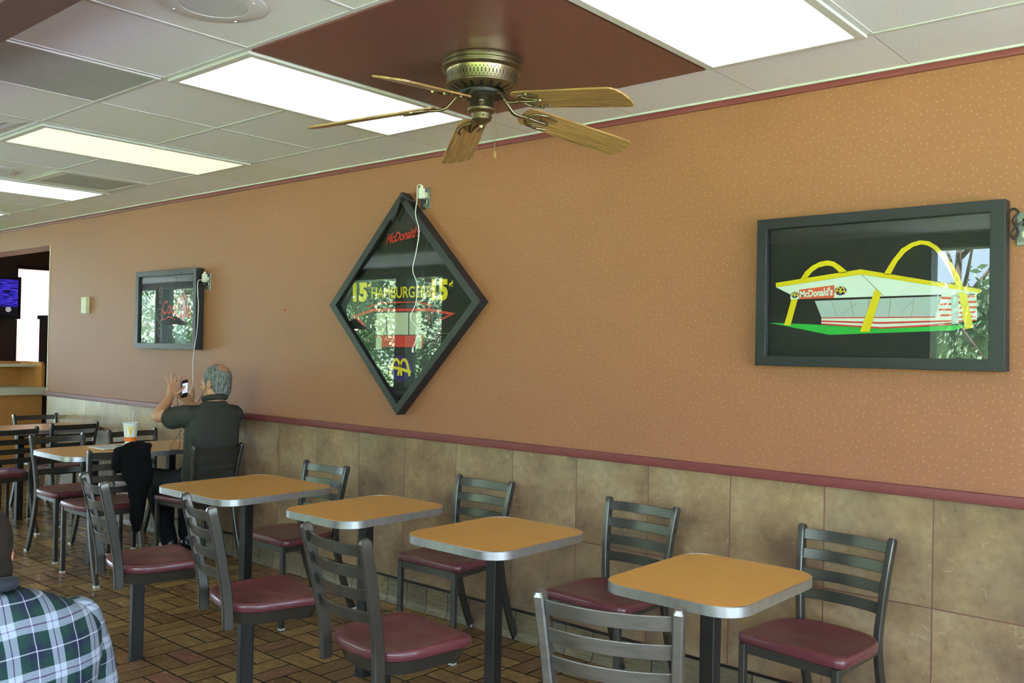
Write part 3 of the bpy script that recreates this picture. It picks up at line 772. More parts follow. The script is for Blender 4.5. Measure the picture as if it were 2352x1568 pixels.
def make_stool(label, mat):
    t = thing('swivel_chair', label, 'chair')
    obj('seat', seat_bm(0.462), M['seat'], t, 60)
    b = B()
    o = [(x * 0.93, y * 0.93 - 0.003) for x, y in seat_outline()]
    lo = [b.verts.new((x * 0.9, y * 0.9, 0.375)) for x, y in o]; hi = [b.verts.new((x, y, 0.4285)) for x, y in o]; n = len(o)
    b.faces.new(lo[::-1]); b.faces.new(hi)
    for k in range(n): b.faces.new((lo[k], lo[(k + 1) % n], hi[(k + 1) % n], hi[k]))
    obj('seat_frame', b, mat, t, 40)
    for s in (-1, 1):
        b = B(); pts = [(s * 0.158, 0.172, 0.372), (s * 0.158, 0.176, 0.46)] + [(s * (0.158 + 0.02 * (z - .46) / .38), 0.176 + 0.075 * ((z - 0.46) / 0.38) ** 1.2, z) for z in (0.54, 0.63, 0.73, 0.835, 0.845)]
        P = spline(pts[:-1], 3) + [Vector(pts[-1])]
        add_sweep(b, P, [rect(0.026, 0.040, 0.004)] * (len(P) - 1) + [rect(0.016, 0.028, 0.004)]); obj('back_post', b, mat, t, 30)
    for z in (0.803, 0.729, 0.655, 0.581):
        obj('slat', slat_bm(z, 0.176 + 0.075 * ((z - 0.46) / 0.38) ** 1.2, 0.150 + 0.02 * (z - .46) / .38, 0.034, 0.22), mat, t, 40)
    b = B(); add_sweep(b, [(0, 0.05, 0.004), (0, 0.05, 0.376)], rect(0.052, 0.052, 0.004)); obj('pedestal', b, M['post'], t)
    b = B(); add_prism_z(b, [(x, 0.05 + y) for x, y in rect(0.072, 0.072, 0.012)], 0, 0.006); obj('base_flange', b, M['post'], t)
    return t

def rrect(hx, hy, r, n=7):
    P = []
    for cx, cy, a in ((hx - r, -hy + r, -PI / 2), (hx - r, hy - r, 0), (-hx + r, hy - r, PI / 2), (-hx + r, -hy + r, PI)):
        for k in range(n + 1): P.append((cx + r * math.cos(a + PI / 2 * k / n), cy + r * math.sin(a + PI / 2 * k / n)))
    return P
def make_table(x0, x1, y0, y1, label, posts, group, r=0.1):
    cx, cy = (x0 + x1) / 2, (y0 + y1) / 2; hx, hy = (x1 - x0) / 2, (y1 - y0) / 2
    t = thing('cafe_table', label, 'table', (cx, cy, 0), 0, group)
    b = B(); add_prism_z(b, rrect(hx - 0.004, hy - 0.004, r - 0.004), 0.709, 0.7400); obj('tabletop', b, M['laminate'], t)
    b = B(); o = rrect(hx, hy, r); i = rrect(hx - 0.0038, hy - 0.0038, r - 0.0038); n = len(o)
    R = [[b.verts.new((x, y, z)) for x, y in q] for q, z in ((i, 0.7085), (o, 0.7095), (o, 0.7385), (i, 0.7405))]
    for p, q in zip(R, R[1:] + R[:1]):
        for k in range(n): b.faces.new((p[k], p[(k + 1) % n], q[(k + 1) % n], q[k]))
    obj('edge_band', b, M['edge'], t, 35)
    for (px, py) in posts:
        b = B(); add_sweep(b, [(px - cx, py - cy, 0.005), (px - cx, py - cy, 0.700)], rect(0.05, 0.05, 0.003)); p = obj('table_post', b, M['post'], t)
        b = B(); add_prism_z(b, [(px - cx + x, py - cy + y) for x, y in rect(0.068, 0.068, 0.01)], 0, 0.005); obj('base_flange', b, M['post'], p)
        b = B(); add_box(b, (px - cx - 0.13, py - cy - 0.03, 0.70), (px - cx + 0.13, py - cy + 0.03, 0.7085)); add_box(b, (px - cx - 0.03, py - cy - 0.13, 0.70), (px - cx + 0.03, py - cy + 0.13, 0.7085)); obj('support_plate', b, M['post'], p)
    return t

G_T = 'tan tables with metal edges'
make_table(-1.658, -1.180, -1.185, -0.580, 'nearest tan table, at the right, with brushed metal edge', [(-1.41, -0.90)], G_T)
make_table(-2.612, -2.112, -1.145, -0.565, 'tan table second from the right, in front of the tiled wall', [(-2.36, -0.87)], G_T)
make_table(-3.372, -2.900, -1.170, -0.560, 'tan table third from the right, below the diamond sign', [(-3.13, -0.87)], G_T)
make_table(-4.330, -3.680, -1.245, -0.585, 'wider tan table just right of the seated man', [(-4.02, -0.90)], G_T)
make_table(-6.255, -5.655, -1.085, -0.010, 'long table of the man with the phone, holding the paper cup', [(-5.95, -0.80), (-5.95, -0.26)], G_T)
make_table(-8.10, -7.50, -1.085, -0.010, 'far long table nearest the wall opening, at the left edge', [(-7.8, -0.55)], G_T)

CH = 'dark ladder-back chairs with maroon seats'
c0 = make_chair('dark ladder-back chair against the tiled wall at the nearest table, far right', M['metal'])
c0.location = (-1.308, -0.315, 0); c0.rotation_euler = (0, 0, -0.10); c0['group'] = CH
for (x, y, rz, lab) in [
    (-2.182, -0.335, -0.03, 'dark ladder-back chair at the tiled wall, second from the right'),
    (-3.120, -0.315, 0.03, 'dark ladder-back chair at the tiled wall, third from the right'),
    (-4.10, -0.560, 0.02, 'dark ladder-back chair at the wider tan table, backed to the tiled wall'),
    (-5.500, -0.310, PI * 1.5 + 0.05, 'dark ladder-back chair the man with the phone sits on'),
    (-5.650, -0.860, PI * 1.5 - 0.08, 'dark ladder-back chair with a black jacket over its back'),
    (-6.385, -0.215, PI * 0.5, 'dark ladder-back chair behind the paper cup, beside the wall'),
    (-6.320, -0.780, PI * 0.5 + 0.02, 'dark ladder-back chair at the left end of the man\'s long table'),
    (-7.600, -0.300, PI * 1.5, 'dark ladder-back chair at the far table, right side beside the wall'),
    (-7.40, -0.86, PI * 1.5 + 0.12, 'dark ladder-back chair cut off by the left edge, at the far table\'s near corner'),
    (-8.240, -0.180, PI * 0.5, 'farthest dark ladder-back chair, in front of the orange counter'),
    (-8.240, -0.78, PI * 0.5, 'sliver of a dark chair behind the far table at the left edge')]:
    dup(c0, (x, y, 0), rz, lab, CH)
s0 = make_stool('dark pedestal chair with maroon seat, leftmost of the front row', M['metal'])
s0.location = (-4.03, -1.405, 0); s0.rotation_euler = (0, 0, PI - 0.20); s0['group'] = 'pedestal chairs in the front row'
dup(s0, (-3.175, -1.385, 0), PI - 0.25, 'dark pedestal chair with maroon seat, second from the left in the front row', 'pedestal chairs in the front row')
dup(s0, (-2.378, -1.370, 0), PI - 0.10, 'dark pedestal chair with maroon seat, third from the left in the front row', 'pedestal chairs in the front row')
s3 = make_stool('brushed steel pedestal chair with maroon seat, nearest to the camera', M['steel'])
s3.location = (-1.365, -1.415, 0); s3.rotation_euler = (0, 0, PI + 0.32); s3['group'] = 'pedestal chairs in the front row'

# ------------------------------------------------------------------ wall signs
def sign(name, label, cx, cz, outer, inner):
    t = thing(name, label, 'sign', (cx, 0, cz), 0, 'black framed signs on the orange wall')
    b = B(); yf, n = -0.065, len(outer)
    O0 = [b.verts.new((x, -0.001, z)) for x, z in outer]; O1 = [b.verts.new((x, yf, z)) for x, z in outer]
    I1 = [b.verts.new((x, yf, z)) for x, z in inner]; I0 = [b.verts.new((x, -0.012, z)) for x, z in inner]
    for p, q in ((O0, O1), (O1, I1), (I1, I0), (I0, O0)):
        for k in range(n): b.faces.new((p[k], p[(k + 1) % n], q[(k + 1) % n], q[k]))
    fo = obj('frame', b, M['frame'], t); bv = fo.modifiers.new('bevel', 'BEVEL'); bv.width = 0.002; bv.segments = 2
    gp = [(x * 0.999, z * 0.999) for x, z in inner]
    b = B(); add_plate(b, gp, -0.026, 0.012); obj('backing_panel', b, M['backing'], t)
    b = B(); add_plate(b, gp, -0.050, 0.003); obj('glass_pane', b, M['glass'], t)
    return t
def art(parent, name, poly, mat, layer):
    b = B()
    for p in (poly if isinstance(poly[0][0], (tuple, list)) else [poly]): add_plate(b, p, -0.0268 - 0.0009 * layer)
    return obj(name, b, mat, parent)

R = {
'arch_small':[(-0.286,0.049),(-0.266,0.079),(-0.239,0.101),(-0.207,0.115),(-0.177,0.119),(-0.151,0.113),(-0.125,0.095),(-0.097,0.071),(-0.126,0.066),(-0.143,0.084),(-0.159,0.096),(-0.180,0.099),(-0.212,0.093),(-0.238,0.077),(-0.259,0.052)],
'roof':[(-0.389,0.038),(-0.048,0.079),(0.372,-0.008),(0.371,-0.022),(-0.047,0.060),(-0.388,0.020)],
'arch_large':[(0.039,0.058),(0.068,0.107),(0.101,0.149),(0.134,0.168),(0.166,0.176),(0.199,0.170),(0.226,0.151),(0.254,0.119),(0.281,0.079),(0.302,0.040),(0.314,0.004),(0.289,0.008),(0.280,0.036),(0.263,0.069),(0.240,0.109),(0.215,0.141),(0.194,0.155),(0.171,0.161),(0.143,0.154),(0.115,0.135),(0.087,0.101),(0.062,0.053)],
'fascia':[(-0.388,0.020),(-0.047,0.060),(0.368,-0.020),(0.357,-0.028),(0.243,-0.024),(-0.327,-0.030),(-0.327,-0.010)],
'line':[(-0.327,-0.030),(0.243,-0.024),(0.242,-0.030),(-0.327,-0.036)],
'glasswall':[(-0.226,-0.038),(0.240,-0.030),(0.223,-0.105),(-0.198,-0.103)],
'base':[(-0.198,-0.103),(0.223,-0.103),(0.243,-0.024),(0.358,-0.024),(0.361,-0.117),(0.036,-0.147),(-0.198,-0.131)],
'legA':[(-0.321,-0.030),(-0.295,-0.030),(-0.323,-0.135),(-0.350,-0.133)],
'legB':[(0.009,0.004),(0.030,-0.016),(-0.010,-0.159),(-0.046,-0.159)],
'legC':[(0.300,-0.018),(0.325,-0.018),(0.351,-0.143),(0.324,-0.149)],
'grass':[(-0.417,-0.123),(-0.256,-0.129),(0.036,-0.147),(0.324,-0.133),(0.388,-0.119),(0.285,-0.153),(-0.165,-0.171)],
'sign':[(-0.290,-0.030),(-0.149,-0.028),(-0.149,0.022),(-0.291,0.008)],
'text':[(-0.286,-0.024),(-0.154,-0.018),(-0.154,0.016),(-0.286,0.003)],
'door':[(0.279,-0.131),(0.301,-0.129),(0.298,-0.026),(0.276,-0.028)],
'edge':[(-0.047,0.060),(-0.044,0.060),(0.040,-0.025),(0.037,-0.025)]}
RS = [[(-0.198,-0.103),(0.224,-0.103),(0.223,-0.107),(-0.198,-0.107)],[(-0.198,-0.115),(0.035,-0.122),(0.278,-0.116),(0.278,-0.122),(0.035,-0.129),(-0.198,-0.121)],[(-0.198,-0.126),(0.036,-0.141),(0.278,-0.128),(0.278,-0.134),(0.036,-0.147),(-0.198,-0.131)],
[(0.242,-0.040),(0.276,-0.042),(0.276,-0.034),(0.243,-0.032)],[(0.238,-0.062),(0.277,-0.062),(0.277,-0.056),(0.239,-0.054)],[(0.233,-0.082),(0.277,-0.083),(0.277,-0.075),(0.235,-0.075)],[(0.228,-0.103),(0.277,-0.103),(0.277,-0.095),(0.230,-0.095)],
[(0.299,-0.038),(0.358,-0.036),(0.358,-0.028),(0.299,-0.030)],[(0.300,-0.058),(0.358,-0.056),(0.358,-0.048),(0.299,-0.050)],[(0.300,-0.077),(0.359,-0.075),(0.358,-0.067),(0.300,-0.069)],[(0.300,-0.093),(0.359,-0.091),(0.359,-0.085),(0.300,-0.087)],[(0.300,-0.109),(0.359,-0.107),(0.359,-0.101),(0.300,-0.103)],[(0.301,-0.121),(0.359,-0.119),(0.359,-0.115),(0.301,-0.117)]]
sg = sign('framed_sign', 'wide black framed sign showing a white drive-in building with yellow arches', -1.226, 1.7075,
          [(-0.458, -0.298), (0.460, -0.295), (0.454, 0.297), (-0.458, 0.294)], [(-0.414, -0.257), (0.408, -0.254), (0.406, 0.256), (-0.418, 0.253)])
art(sg, 'printed_grass', R['grass'], M['green'], 0)
art(sg, 'printed_roof_fascia', R['fascia'], M['white'], 1)
art(sg, 'printed_base_wall', R['base'], M['white'], 1)
art(sg, 'printed_window_wall', R['glasswall'], M['grey'], 2)
art(sg, 'printed_red_stripes', RS, M['red'], 3)
art(sg, 'printed_door', R['door'], M['grey'], 3)
art(sg, 'printed_black_line', R['line'], M['backing'], 3)  # black line printed under the fascia
b = B()
for x0, z0, x1, z1 in ((-0.16, -0.036, -0.135, -0.103), (-0.085, -0.035, -0.07, -0.103), (-0.02, -0.034, -0.012, -0.103), (0.065, -0.033, 0.06, -0.103), (0.15, -0.032, 0.14, -0.103), (-0.12, -0.09, -0.06, -0.05), (0.10, -0.09, 0.145, -0.045)): add_ribbon(b, [(x0, z0), (x1, z1)], 0.0012, -0.0297)
obj('printed_glazing_lines', b, M['thin'], sg)
art(sg, 'printed_roof_crease', R['edge'], M['thin'], 2)
art(sg, 'printed_roof_edge', R['roof'], M['yellow'], 4)
art(sg, 'printed_small_arch', R['arch_small'], M['yellow'], 4); art(sg, 'printed_large_arch', R['arch_large'], M['yellow'], 4)
art(sg, 'printed_arch_legs', [R['legA'], R['legB'], R['legC']], M['yellow'], 5)
art(sg, 'printed_name_board', R['sign'], M['orange'], 2)
text_part('printed_lettering', "McDonald's", R['text'], -0.0302, M['white'], sg, 0.035)
b = B(); oval(b, -0.308, -0.012, 0.0155, 0.0125, -0.029); oval(b, -0.124, -0.001, 0.023, 0.017, -0.029); obj('printed_badges', b, M['purple'], sg)
arch_logo(sg, -0.308, -0.011, 0.024, 0.016, -0.0302, M['yellow'], 0.003, 'printed_small_arches'); arch_logo(sg, -0.124, 0.0, 0.037, 0.023, -0.0302, M['yellow'], 0.0042, 'printed_badge_arches')

D = {
'15a':[(-0.446,0.018),(-0.315,0.016),(-0.317,0.130),(-0.453,0.133)],'ca':[(-0.315,0.084),(-0.282,0.085),(-0.281,0.132),(-0.317,0.130)],
'ham':[(-0.277,0.035),(0.218,0.031),(0.216,0.096),(-0.279,0.100)],'15b':[(0.230,0.012),(0.352,0.010),(0.352,0.127),(0.224,0.131)],'cb':[(0.358,0.068),(0.391,0.070),(0.392,0.120),(0.359,0.118)],
'mc':[(-0.165,0.345),(0.125,0.375),(0.118,0.432),(-0.150,0.405)],
'roofA':[(-0.316,-0.021),(-0.192,0.005),(0.110,0.004),(0.228,-0.016),(0.228,-0.008),(0.109,0.011),(-0.192,0.013),(-0.316,-0.013)],
'roofB':[(-0.453,-0.067),(-0.260,-0.024),(0.210,-0.029),(0.413,-0.059),(0.283,-0.103),(0.281,-0.093),(0.368,-0.065),(0.211,-0.045),(-0.259,-0.041),(-0.407,-0.069),(-0.323,-0.128),(-0.340,-0.128)],
'panA':[(-0.227,-0.176),(-0.146,-0.176),(-0.150,-0.050),(-0.231,-0.052)],'panB':[(-0.136,-0.176),(0.043,-0.175),(0.039,-0.050),(-0.140,-0.050)],'panC':[(0.052,-0.175),(0.148,-0.174),(0.147,-0.052),(0.048,-0.050)],
'counter':[(-0.245,-0.182),(0.162,-0.178),(0.164,-0.245),(-0.197,-0.246)],
'winA':[(-0.231,-0.262),(-0.181,-0.261),(-0.180,-0.198),(-0.193,-0.185),(-0.213,-0.184),(-0.231,-0.197)],'winB':[(0.105,-0.253),(0.152,-0.253),(0.155,-0.191),(0.143,-0.180),(0.123,-0.179),(0.106,-0.189)]}
h, q = 0.628, 0.566
dg_ = sign('framed_sign', 'diamond shaped black framed sign reading 15 cent hamburgers', -3.843, 1.70, [(0, -h), (h, 0), (0, h), (-h, 0)], [(0, -q), (q, 0), (0, q), (-q, 0)])
text_part('printed_price', '15', D['15a'], -0.029, M['yellow'], dg_, 0.06); text_part('printed_cent', '\u00a2', D['ca'], -0.029, M['yellow'], dg_, 0.03)
text_part('printed_price', '15', D['15b'], -0.029, M['yellow'], dg_, 0.06); text_part('printed_cent', '\u00a2', D['cb'], -0.029, M['yellow'], dg_, 0.03)
text_part('printed_lettering', 'HAMBURGERS', D['ham'], -0.029, M['yellow'], dg_, 0.015)
text_part('printed_name', "McDonald's", D['mc'], -0.029, M['red'], dg_, 0.03, 0.25)
art(dg_, 'printed_roof_lines', [D['roofA'], D['roofB'][:4] + D['roofB'][6:8] + D['roofB'][8:10], [D['roofB'][3], D['roofB'][4], D['roofB'][5], D['roofB'][6]], [D['roofB'][0], D['roofB'][9], D['roofB'][10], D['roofB'][11]]], M['red'], 2)
art(dg_, 'printed_windows', [D['panA'], D['panB'], D['panC']], M['cream'], 1)
art(dg_, 'printed_counter', D['counter'], M['red'], 1); art(dg_, 'printed_hatches', [D['winA'], D['winB']], M['cream'], 2)
b = B(); add_ribbon(b, [(0.227, -0.166), (0.369, -0.166)], 0.0025, -0.029); add_ribbon(b, [(-0.2, -0.016), (0.11, -0.018)], 0.0015, -0.029); add_ribbon(b, [(0.17, -0.06), (0.34, -0.085)], 0.0018, -0.029); add_ribbon(b, [(0.2, -0.2), (0.31, -0.235)], 0.002, -0.029); obj('printed_thin_lines', b, M['thin'], dg_)
b = B(); oval(b, -0.018, -0.369, 0.098, 0.074, -0.0276); obj('printed_badge', b, M['purple'], dg_)
arch_logo(dg_, -0.018, -0.362, 0.165, 0.092, -0.0292, M['yellow'], 0.017, 'printed_arches')

sm = sign('framed_sign', 'small far black framed sign with red script, left of the diamond sign', -6.459, 1.70,
          [(-0.450, -0.298), (0.452, -0.295), (0.446, 0.294), (-0.450, 0.297)], [(-0.400, -0.256), (0.410, -0.253), (0.406, 0.254), (-0.404, 0.257)])
text_part('printed_script', 'Coca', [(-0.09, -0.036), (0.132, -0.038), (0.128, 0.068), (-0.094, 0.072)], -0.029, M['red'], sm, 0.02, 0.3)
text_part('printed_script', 'Cola', [(0.108, -0.066), (0.334, -0.068), (0.328, 0.076), (0.100, 0.078)], -0.030, M['red'], sm, 0.02, 0.3)
b = B(); add_ribbon(b, [(p[0], p[1]) for p in [(-0.10, 0.01), (-0.112, -0.04), (-0.09, -0.075), (-0.04, -0.07), (0.0, -0.052), (0.05, -0.06), (0.10, -0.075)]], [0.004, 0.01, 0.012, 0.008, 0.012, 0.014, 0.006], -0.029)
add_ribbon(b, [(0.10, 0.02), (0.16, 0.085), (0.24, 0.10), (0.28, 0.04), (0.30, 0.11)], [0.006, 0.012, 0.02, 0.016, 0.006], -0.029); obj('printed_swash', b, M['red'], sm)
b = B()
for cz, r in ((0.15, 0.02), (0.105, 0.012), (0.06, 0.014), (-0.04, 0.05), (-0.06, 0.03), (-0.12, 0.022), (-0.17, 0.03)):
    add_ribbon(b, [(-0.13 + r * math.cos(2 * PI * k / 20), cz + r * math.sin(2 * PI * k / 20)) for k in range(21)], 0.002, -0.029)
obj('printed_bubbles', b, M['cream'], sm)

# outlets, plugs, chargers and cords
def outlet(x, z, label):
    t = thing('wall_outlet', label, 'outlet', (x, 0, z), 0, 'steel wall outlets beside the signs')
    b = B(); add_box(b, (-0.036, -0.006, -0.058), (0.036, -0.0005, 0.058), 0.003); obj('cover_plate', b, M['steel'], t)
    for s in (-1, 1):
        b = B(); add_prism_z(b, rrect(0.017, 0.0145, 0.012), 0, 0.003)
        for v in b.verts: v.co = Vector((v.co.x, -0.006 - v.co.z, s * 0.0195 + v.co.y))
        r = obj('receptacle', b, M['ivory'], t)
        b = B(); add_box(b, (-0.009, -0.0095, s * 0.0195 - 0.003), (-0.007, -0.0088, s * 0.0195 + 0.006)); add_box(b, (0.006, -0.0095, s * 0.0195 - 0.003), (0.008, -0.0088, s * 0.0195 + 0.006)); obj('slots', b, M['black'], r)
    b = B(); add_lathe(b, [(0.001, 0.0015), (0.003, 0.001), (0.0032, 0)], 10, cap=False)
    for v in b.verts: v.co = Vector((v.co.x, -0.006 - v.co.z, v.co.y))
    obj('screw', b, M['steel'], t)
outlet(-3.706, 2.286, 'steel wall outlet at the top of the diamond sign')
outlet(-5.955, 1.897, 'steel wall outlet beside the small far sign')
outlet(-0.715, 1.905, 'steel wall outlet at the right edge, beside the wide sign')
def charger(x, y, z, label, cord):
    t = thing('phone_charger', label, 'charger', (x, y, z), 0, 'white phone chargers')
    b = B(); add_box(b, (-0.014, -0.042, -0.026), (0.014, -0.010, 0.034), 0.006); obj('charger_body', b, M['whiteplastic'], t, 40)
    b = B(); add_box(b, (-0.007, -0.034, 0.034), (0.007, -0.020, 0.048), 0.003); obj('plug_head', b, M['whiteplastic'], t, 40)
    b = B(); P = spline([(p[0] - x, p[1] - y, p[2] - z) for p in cord], 6); add_tube(b, P, 0.0024, 8); c = obj('cord', b, M['whiteplastic'], t, True)
    e = Vector(P[-1]); b = B(); add_box(b, (e.x - 0.005, e.y - 0.003, e.z - 0.024), (e.x + 0.005, e.y + 0.003, e.z), 0.001); obj('connector', b, M['whiteplastic'], t)
charger(-3.716, 0.0, 2.308, 'white phone charger with long cord hanging over the diamond sign',
        [(-3.716, -0.027, 2.352), (-3.722, -0.030, 2.362), (-3.730, -0.046, 2.35), (-3.715, -0.062, 2.269), (-3.705, -0.080, 2.188), (-3.668, -0.085, 2.092), (-3.690, -0.083, 1.98), (-3.712, -0.085, 1.881), (-3.675, -0.085, 1.802), (-3.681, -0.085, 1.70), (-3.722, -0.085, 1.615), (-3.657, -0.085, 1.546), (-3.700, -0.083, 1.45)])
charger(-5.964, 0.0, 1.918, 'white phone charger with cord hanging down beside the small far sign',
        [(-5.965, -0.04, 1.905), (-5.968, -0.075, 1.895), (-5.962, -0.078, 1.80), (-5.946, -0.08, 1.71), (-5.959, -0.08, 1.532), (-5.990, -0.08, 1.412), (-5.985, -0.09, 1.293), (-5.945, -0.11, 1.173), (-5.915, -0.15, 1.11)])
def powercord(label, pts, plug):
    t = thing('power_cord', label, 'cord', plug, 0, 'black sign power cords')
    b = B(); add_tube(b, spline([(p[0] - plug[0], p[1] - plug[1], p[2] - plug[2]) for p in pts], 6), 0.004, 8); obj('cord', b, M['rubber'], t, True)
    b = B(); add_box(b, (-0.013, -0.034, -0.013), (0.013, -0.0095, 0.013), 0.004); obj('plug', b, M['rubber'], t, 40)
powercord('black power cord looped at the top of the diamond sign', [(-3.706, -0.03, 2.266), (-3.735, -0.045, 2.262), (-3.775, -0.070, 2.28), (-3.83, -0.072, 2.30), (-3.88, -0.072, 2.21), (-3.905, -0.072, 2.185), (-3.90, -0.072, 2.17), (-3.875, -0.072, 2.20), (-3.84, -0.075, 2.27), (-3.81, -0.070, 2.29)], (-3.706, 0, 2.266))
powercord('black power cord behind the small far sign', [(-5.955, -0.03, 1.877), (-5.99, -0.045, 1.872), (-6.02, -0.03, 1.86)], (-5.955, 0, 1.877))
powercord('black power cord bundled beside the wide sign', [(-0.715, -0.03, 1.925), (-0.735, -0.05, 1.915), (-0.757, -0.045, 1.885), (-0.745, -0.05, 1.865), (-0.735, -0.045, 1.89), (-0.752, -0.045, 1.93), (-0.738, -0.04, 1.955), (-0.752, -0.035, 1.972), (-0.768, -0.032, 1.965)], (-0.715, 0, 1.925))
t = thing('thermostat', 'small ivory wall box left of the small far sign', 'thermostat', (-7.895, 0, 1.756))
b = B(); add_box(b, (-0.045, -0.032, -0.068), (0.045, -0.012, 0.068), 0.004); obj('cover', b, M['ivory'], t)
b = B(); add_box(b, (-0.05, -0.012, -0.072), (0.05, -0.0005, 0.072), 0.002); obj('mounting_plate', b, M['ivory'], t)
b = B(); add_lathe(b, [(0.008, 0.0), (0.008, 0.003), (0.004, 0.006), (0.001, 0.0065)], 12)
for v in b.verts: v.co = Vector((v.co.x, -v.co.z, v.co.y))
tag(obj('wall_anchor', b, M['red'], None, True, (-5.015, 0, 1.683)), 'tiny reddish wall anchor between the small far sign and the diamond sign', 'anchor')

# ------------------------------------------------------------------ beyond the opening
st = thing('condiment_station', 'orange laminate condiment counter with beige tops behind the wall opening', 'counter', (-10.3, -0.03, 0))
b = B(); add_box(b, (-0.30, -0.55, 0), (0.27, 0.535, 0.88)); obj('cabinet', b, M['station'], st)
b = B(); add_box(b, (-0.31, -0.57, 0.88), (0.33, 0.55, 0.955), 0.004); obj('countertop', b, M['counter'], st)
b = B(); add_box(b, (-0.31, -0.55, 0.955), (-0.285, 0.555, 1.215)); obj('back_panel', b, M['station'], st)
b = B(); pr = [(-0.285, 0.955), (0.27, 0.955), (0.27, 1.16)] + [(0.21 + 0.06 * math.cos(k * PI / 12), 1.16 + 0.058 * math.sin(k * PI / 12)) for k in range(1, 7)] + [(-0.285, 1.218)]
a = [b.verts.new((x, 0.525, z)) for x, z in pr]; c = [b.verts.new((x, 0.555, z)) for x, z in pr]
b.faces.new(a); b.faces.new(c[::-1])
for k in range(len(pr)): b.faces.new((a[k], a[(k + 1) % len(pr)], c[(k + 1) % len(pr)], c[k]))
obj('side_panel', b, M['station'], st)
b = B(); add_box(b, (-0.285, -0.55, 1.165), (0.12, 0.525, 1.187), 0.003); obj('shelf', b, M['counter'], st)
tv = thing('television', 'flat black television with blue picture on the dark wall at the left edge', 'television', (AX + 0.03, 0.86, 2.0))
b = B(); add_box(b, (0.03, -0.486, -0.278), (0.095, 0.486, 0.278), 0.006); obj('casing', b, M['black'], tv)
b = B(); add_box(b, (0.0955, -0.446, -0.225), (0.097, 0.446, 0.238)); obj('screen', b, M['screen'], tv)
b = B()
for k in range(5):
    zz = -0.155 - 0.028 + 0.014 * k; hw = math.sqrt(max(0.0001, 0.036 ** 2 - (zz + 0.155) ** 2))
    add_tube(b, [(0.0975, 0.33 - hw, zz), (0.0975, 0.33, zz - 0.004), (0.0975, 0.33 + hw, zz)], 0.003, 6)
obj('globe_logo', b, emis('logo_glow', (230, 230, 235), 0.8), tv)
b = B(); add_box(b, (-0.029, -0.1, -0.1), (0.03, 0.1, 0.1)); obj('wall_bracket', b, M['black'], tv)
cb = thing('waste_cabinet', 'tall dark cabinet standing before the bright window', 'cabinet', (-12.2, 1.79, 0))
b = B(); add_box(b, (-0.28, -0.36, 0), (0.2, 0.36, 1.72)); obj('cabinet_body', b, M['dark_brown'], cb)
b = B(); add_box(b, (-0.3, -0.38, 1.72), (0.22, 0.38, 1.77), 0.004); obj('cabinet_top', b, M['black'], cb)

# ------------------------------------------------------------------ things on the man's table
nx = tag(obj('newspaper', (lambda b: (add_prism_z(b, [(-0.11, -0.16), (0.11, -0.15), (0.10, 0.15), (-0.12, 0.16)], 0.0006, 0.0035), add_prism_z(b, [(-0.10, -0.155), (0.112, -0.145), (0.098, 0.14), (-0.11, 0.15)], 0.0040, 0.0065), b)[2])(B()), M['paper'], None, loc=(-6.02, -0.60, 0.7405)), 'folded white paper lying on the man\'s table under the cup', 'paper')
b = B()
for k in range(9): add_box(b, (-0.09, -0.13 + k * 0.012, 0.0066), (0.09 - 0.02 * (k % 3), -0.126 + k * 0.012, 0.0069))
add_box(b, (-0.085, 0.0, 0.0066), (0.0, 0.05, 0.0069)); obj('printed_text', b, plain('blue_grey_ink', (110, 122, 150), 0.8), nx)
cup = thing('paper_cup', 'white paper cup with yellow arches, orange band and straw on the man\'s table', 'cup', (-6.10, -0.48, 0.7475))
def cr(z): return 0.034 + 0.0155 * z / 0.145
b = B(); add_lathe(b, [(0.030, 0.006), (cr(0), 0.0), (cr(0.024), 0.024)], 32); add_lathe(b, [(cr(.05), 0.05), (cr(0.142), 0.142), (0.0515, 0.143), (0.052, 0.146), (0.0505, 0.148), (0.047, 0.146), (0.044, 0.12)], 32, cap=False); obj('cup_body', b, M['white'], cup, 40)
b = B(); add_lathe(b, [(cr(.02) + .0004, 0.02), (cr(.051) + .0004, 0.051)], 32, cap=False); obj('orange_band', b, plain('cup_orange', (222, 112, 22), 0.5), cup, True)
b = B(); add_lathe(b, [(0.0005, 0.128), (0.0455, 0.128)], 24, cap=False); obj('lid', b, M['white'], cup)
b = B()
for s in (-1, 1):
    prev = None
    for k in range(15):
        tt = -1 + 2 * k / 14; ang = -0.465 + s * 0.40 + tt * 0.40; zz = 0.060 + 0.070 * (1 - abs(tt) ** 2.4); wv = 0.10 if (tt * s < 0 and abs(tt) > 0.35) else 0.055
        row = []
        for dd in (-wv, wv): row.append(b.verts.new(((cr(zz) + .0006) * math.cos(ang + dd), (cr(zz) + .0006) * math.sin(ang + dd), zz + (0.006 if abs(tt) < 0.4 and dd * tt < 0 else 0))))
        if prev: b.faces.new((prev[0], prev[1], row[1], row[0]))
        prev = row
obj('printed_arches', b, M['yellow'], cup)
b = B(); add_tube(b, [(0.0, 0.0, 0.02), (-0.012, 0.022, 0.228)], 0.0032, 8); obj('straw', b, plain('striped_straw', (226, 206, 200), 0.5), cup, True)

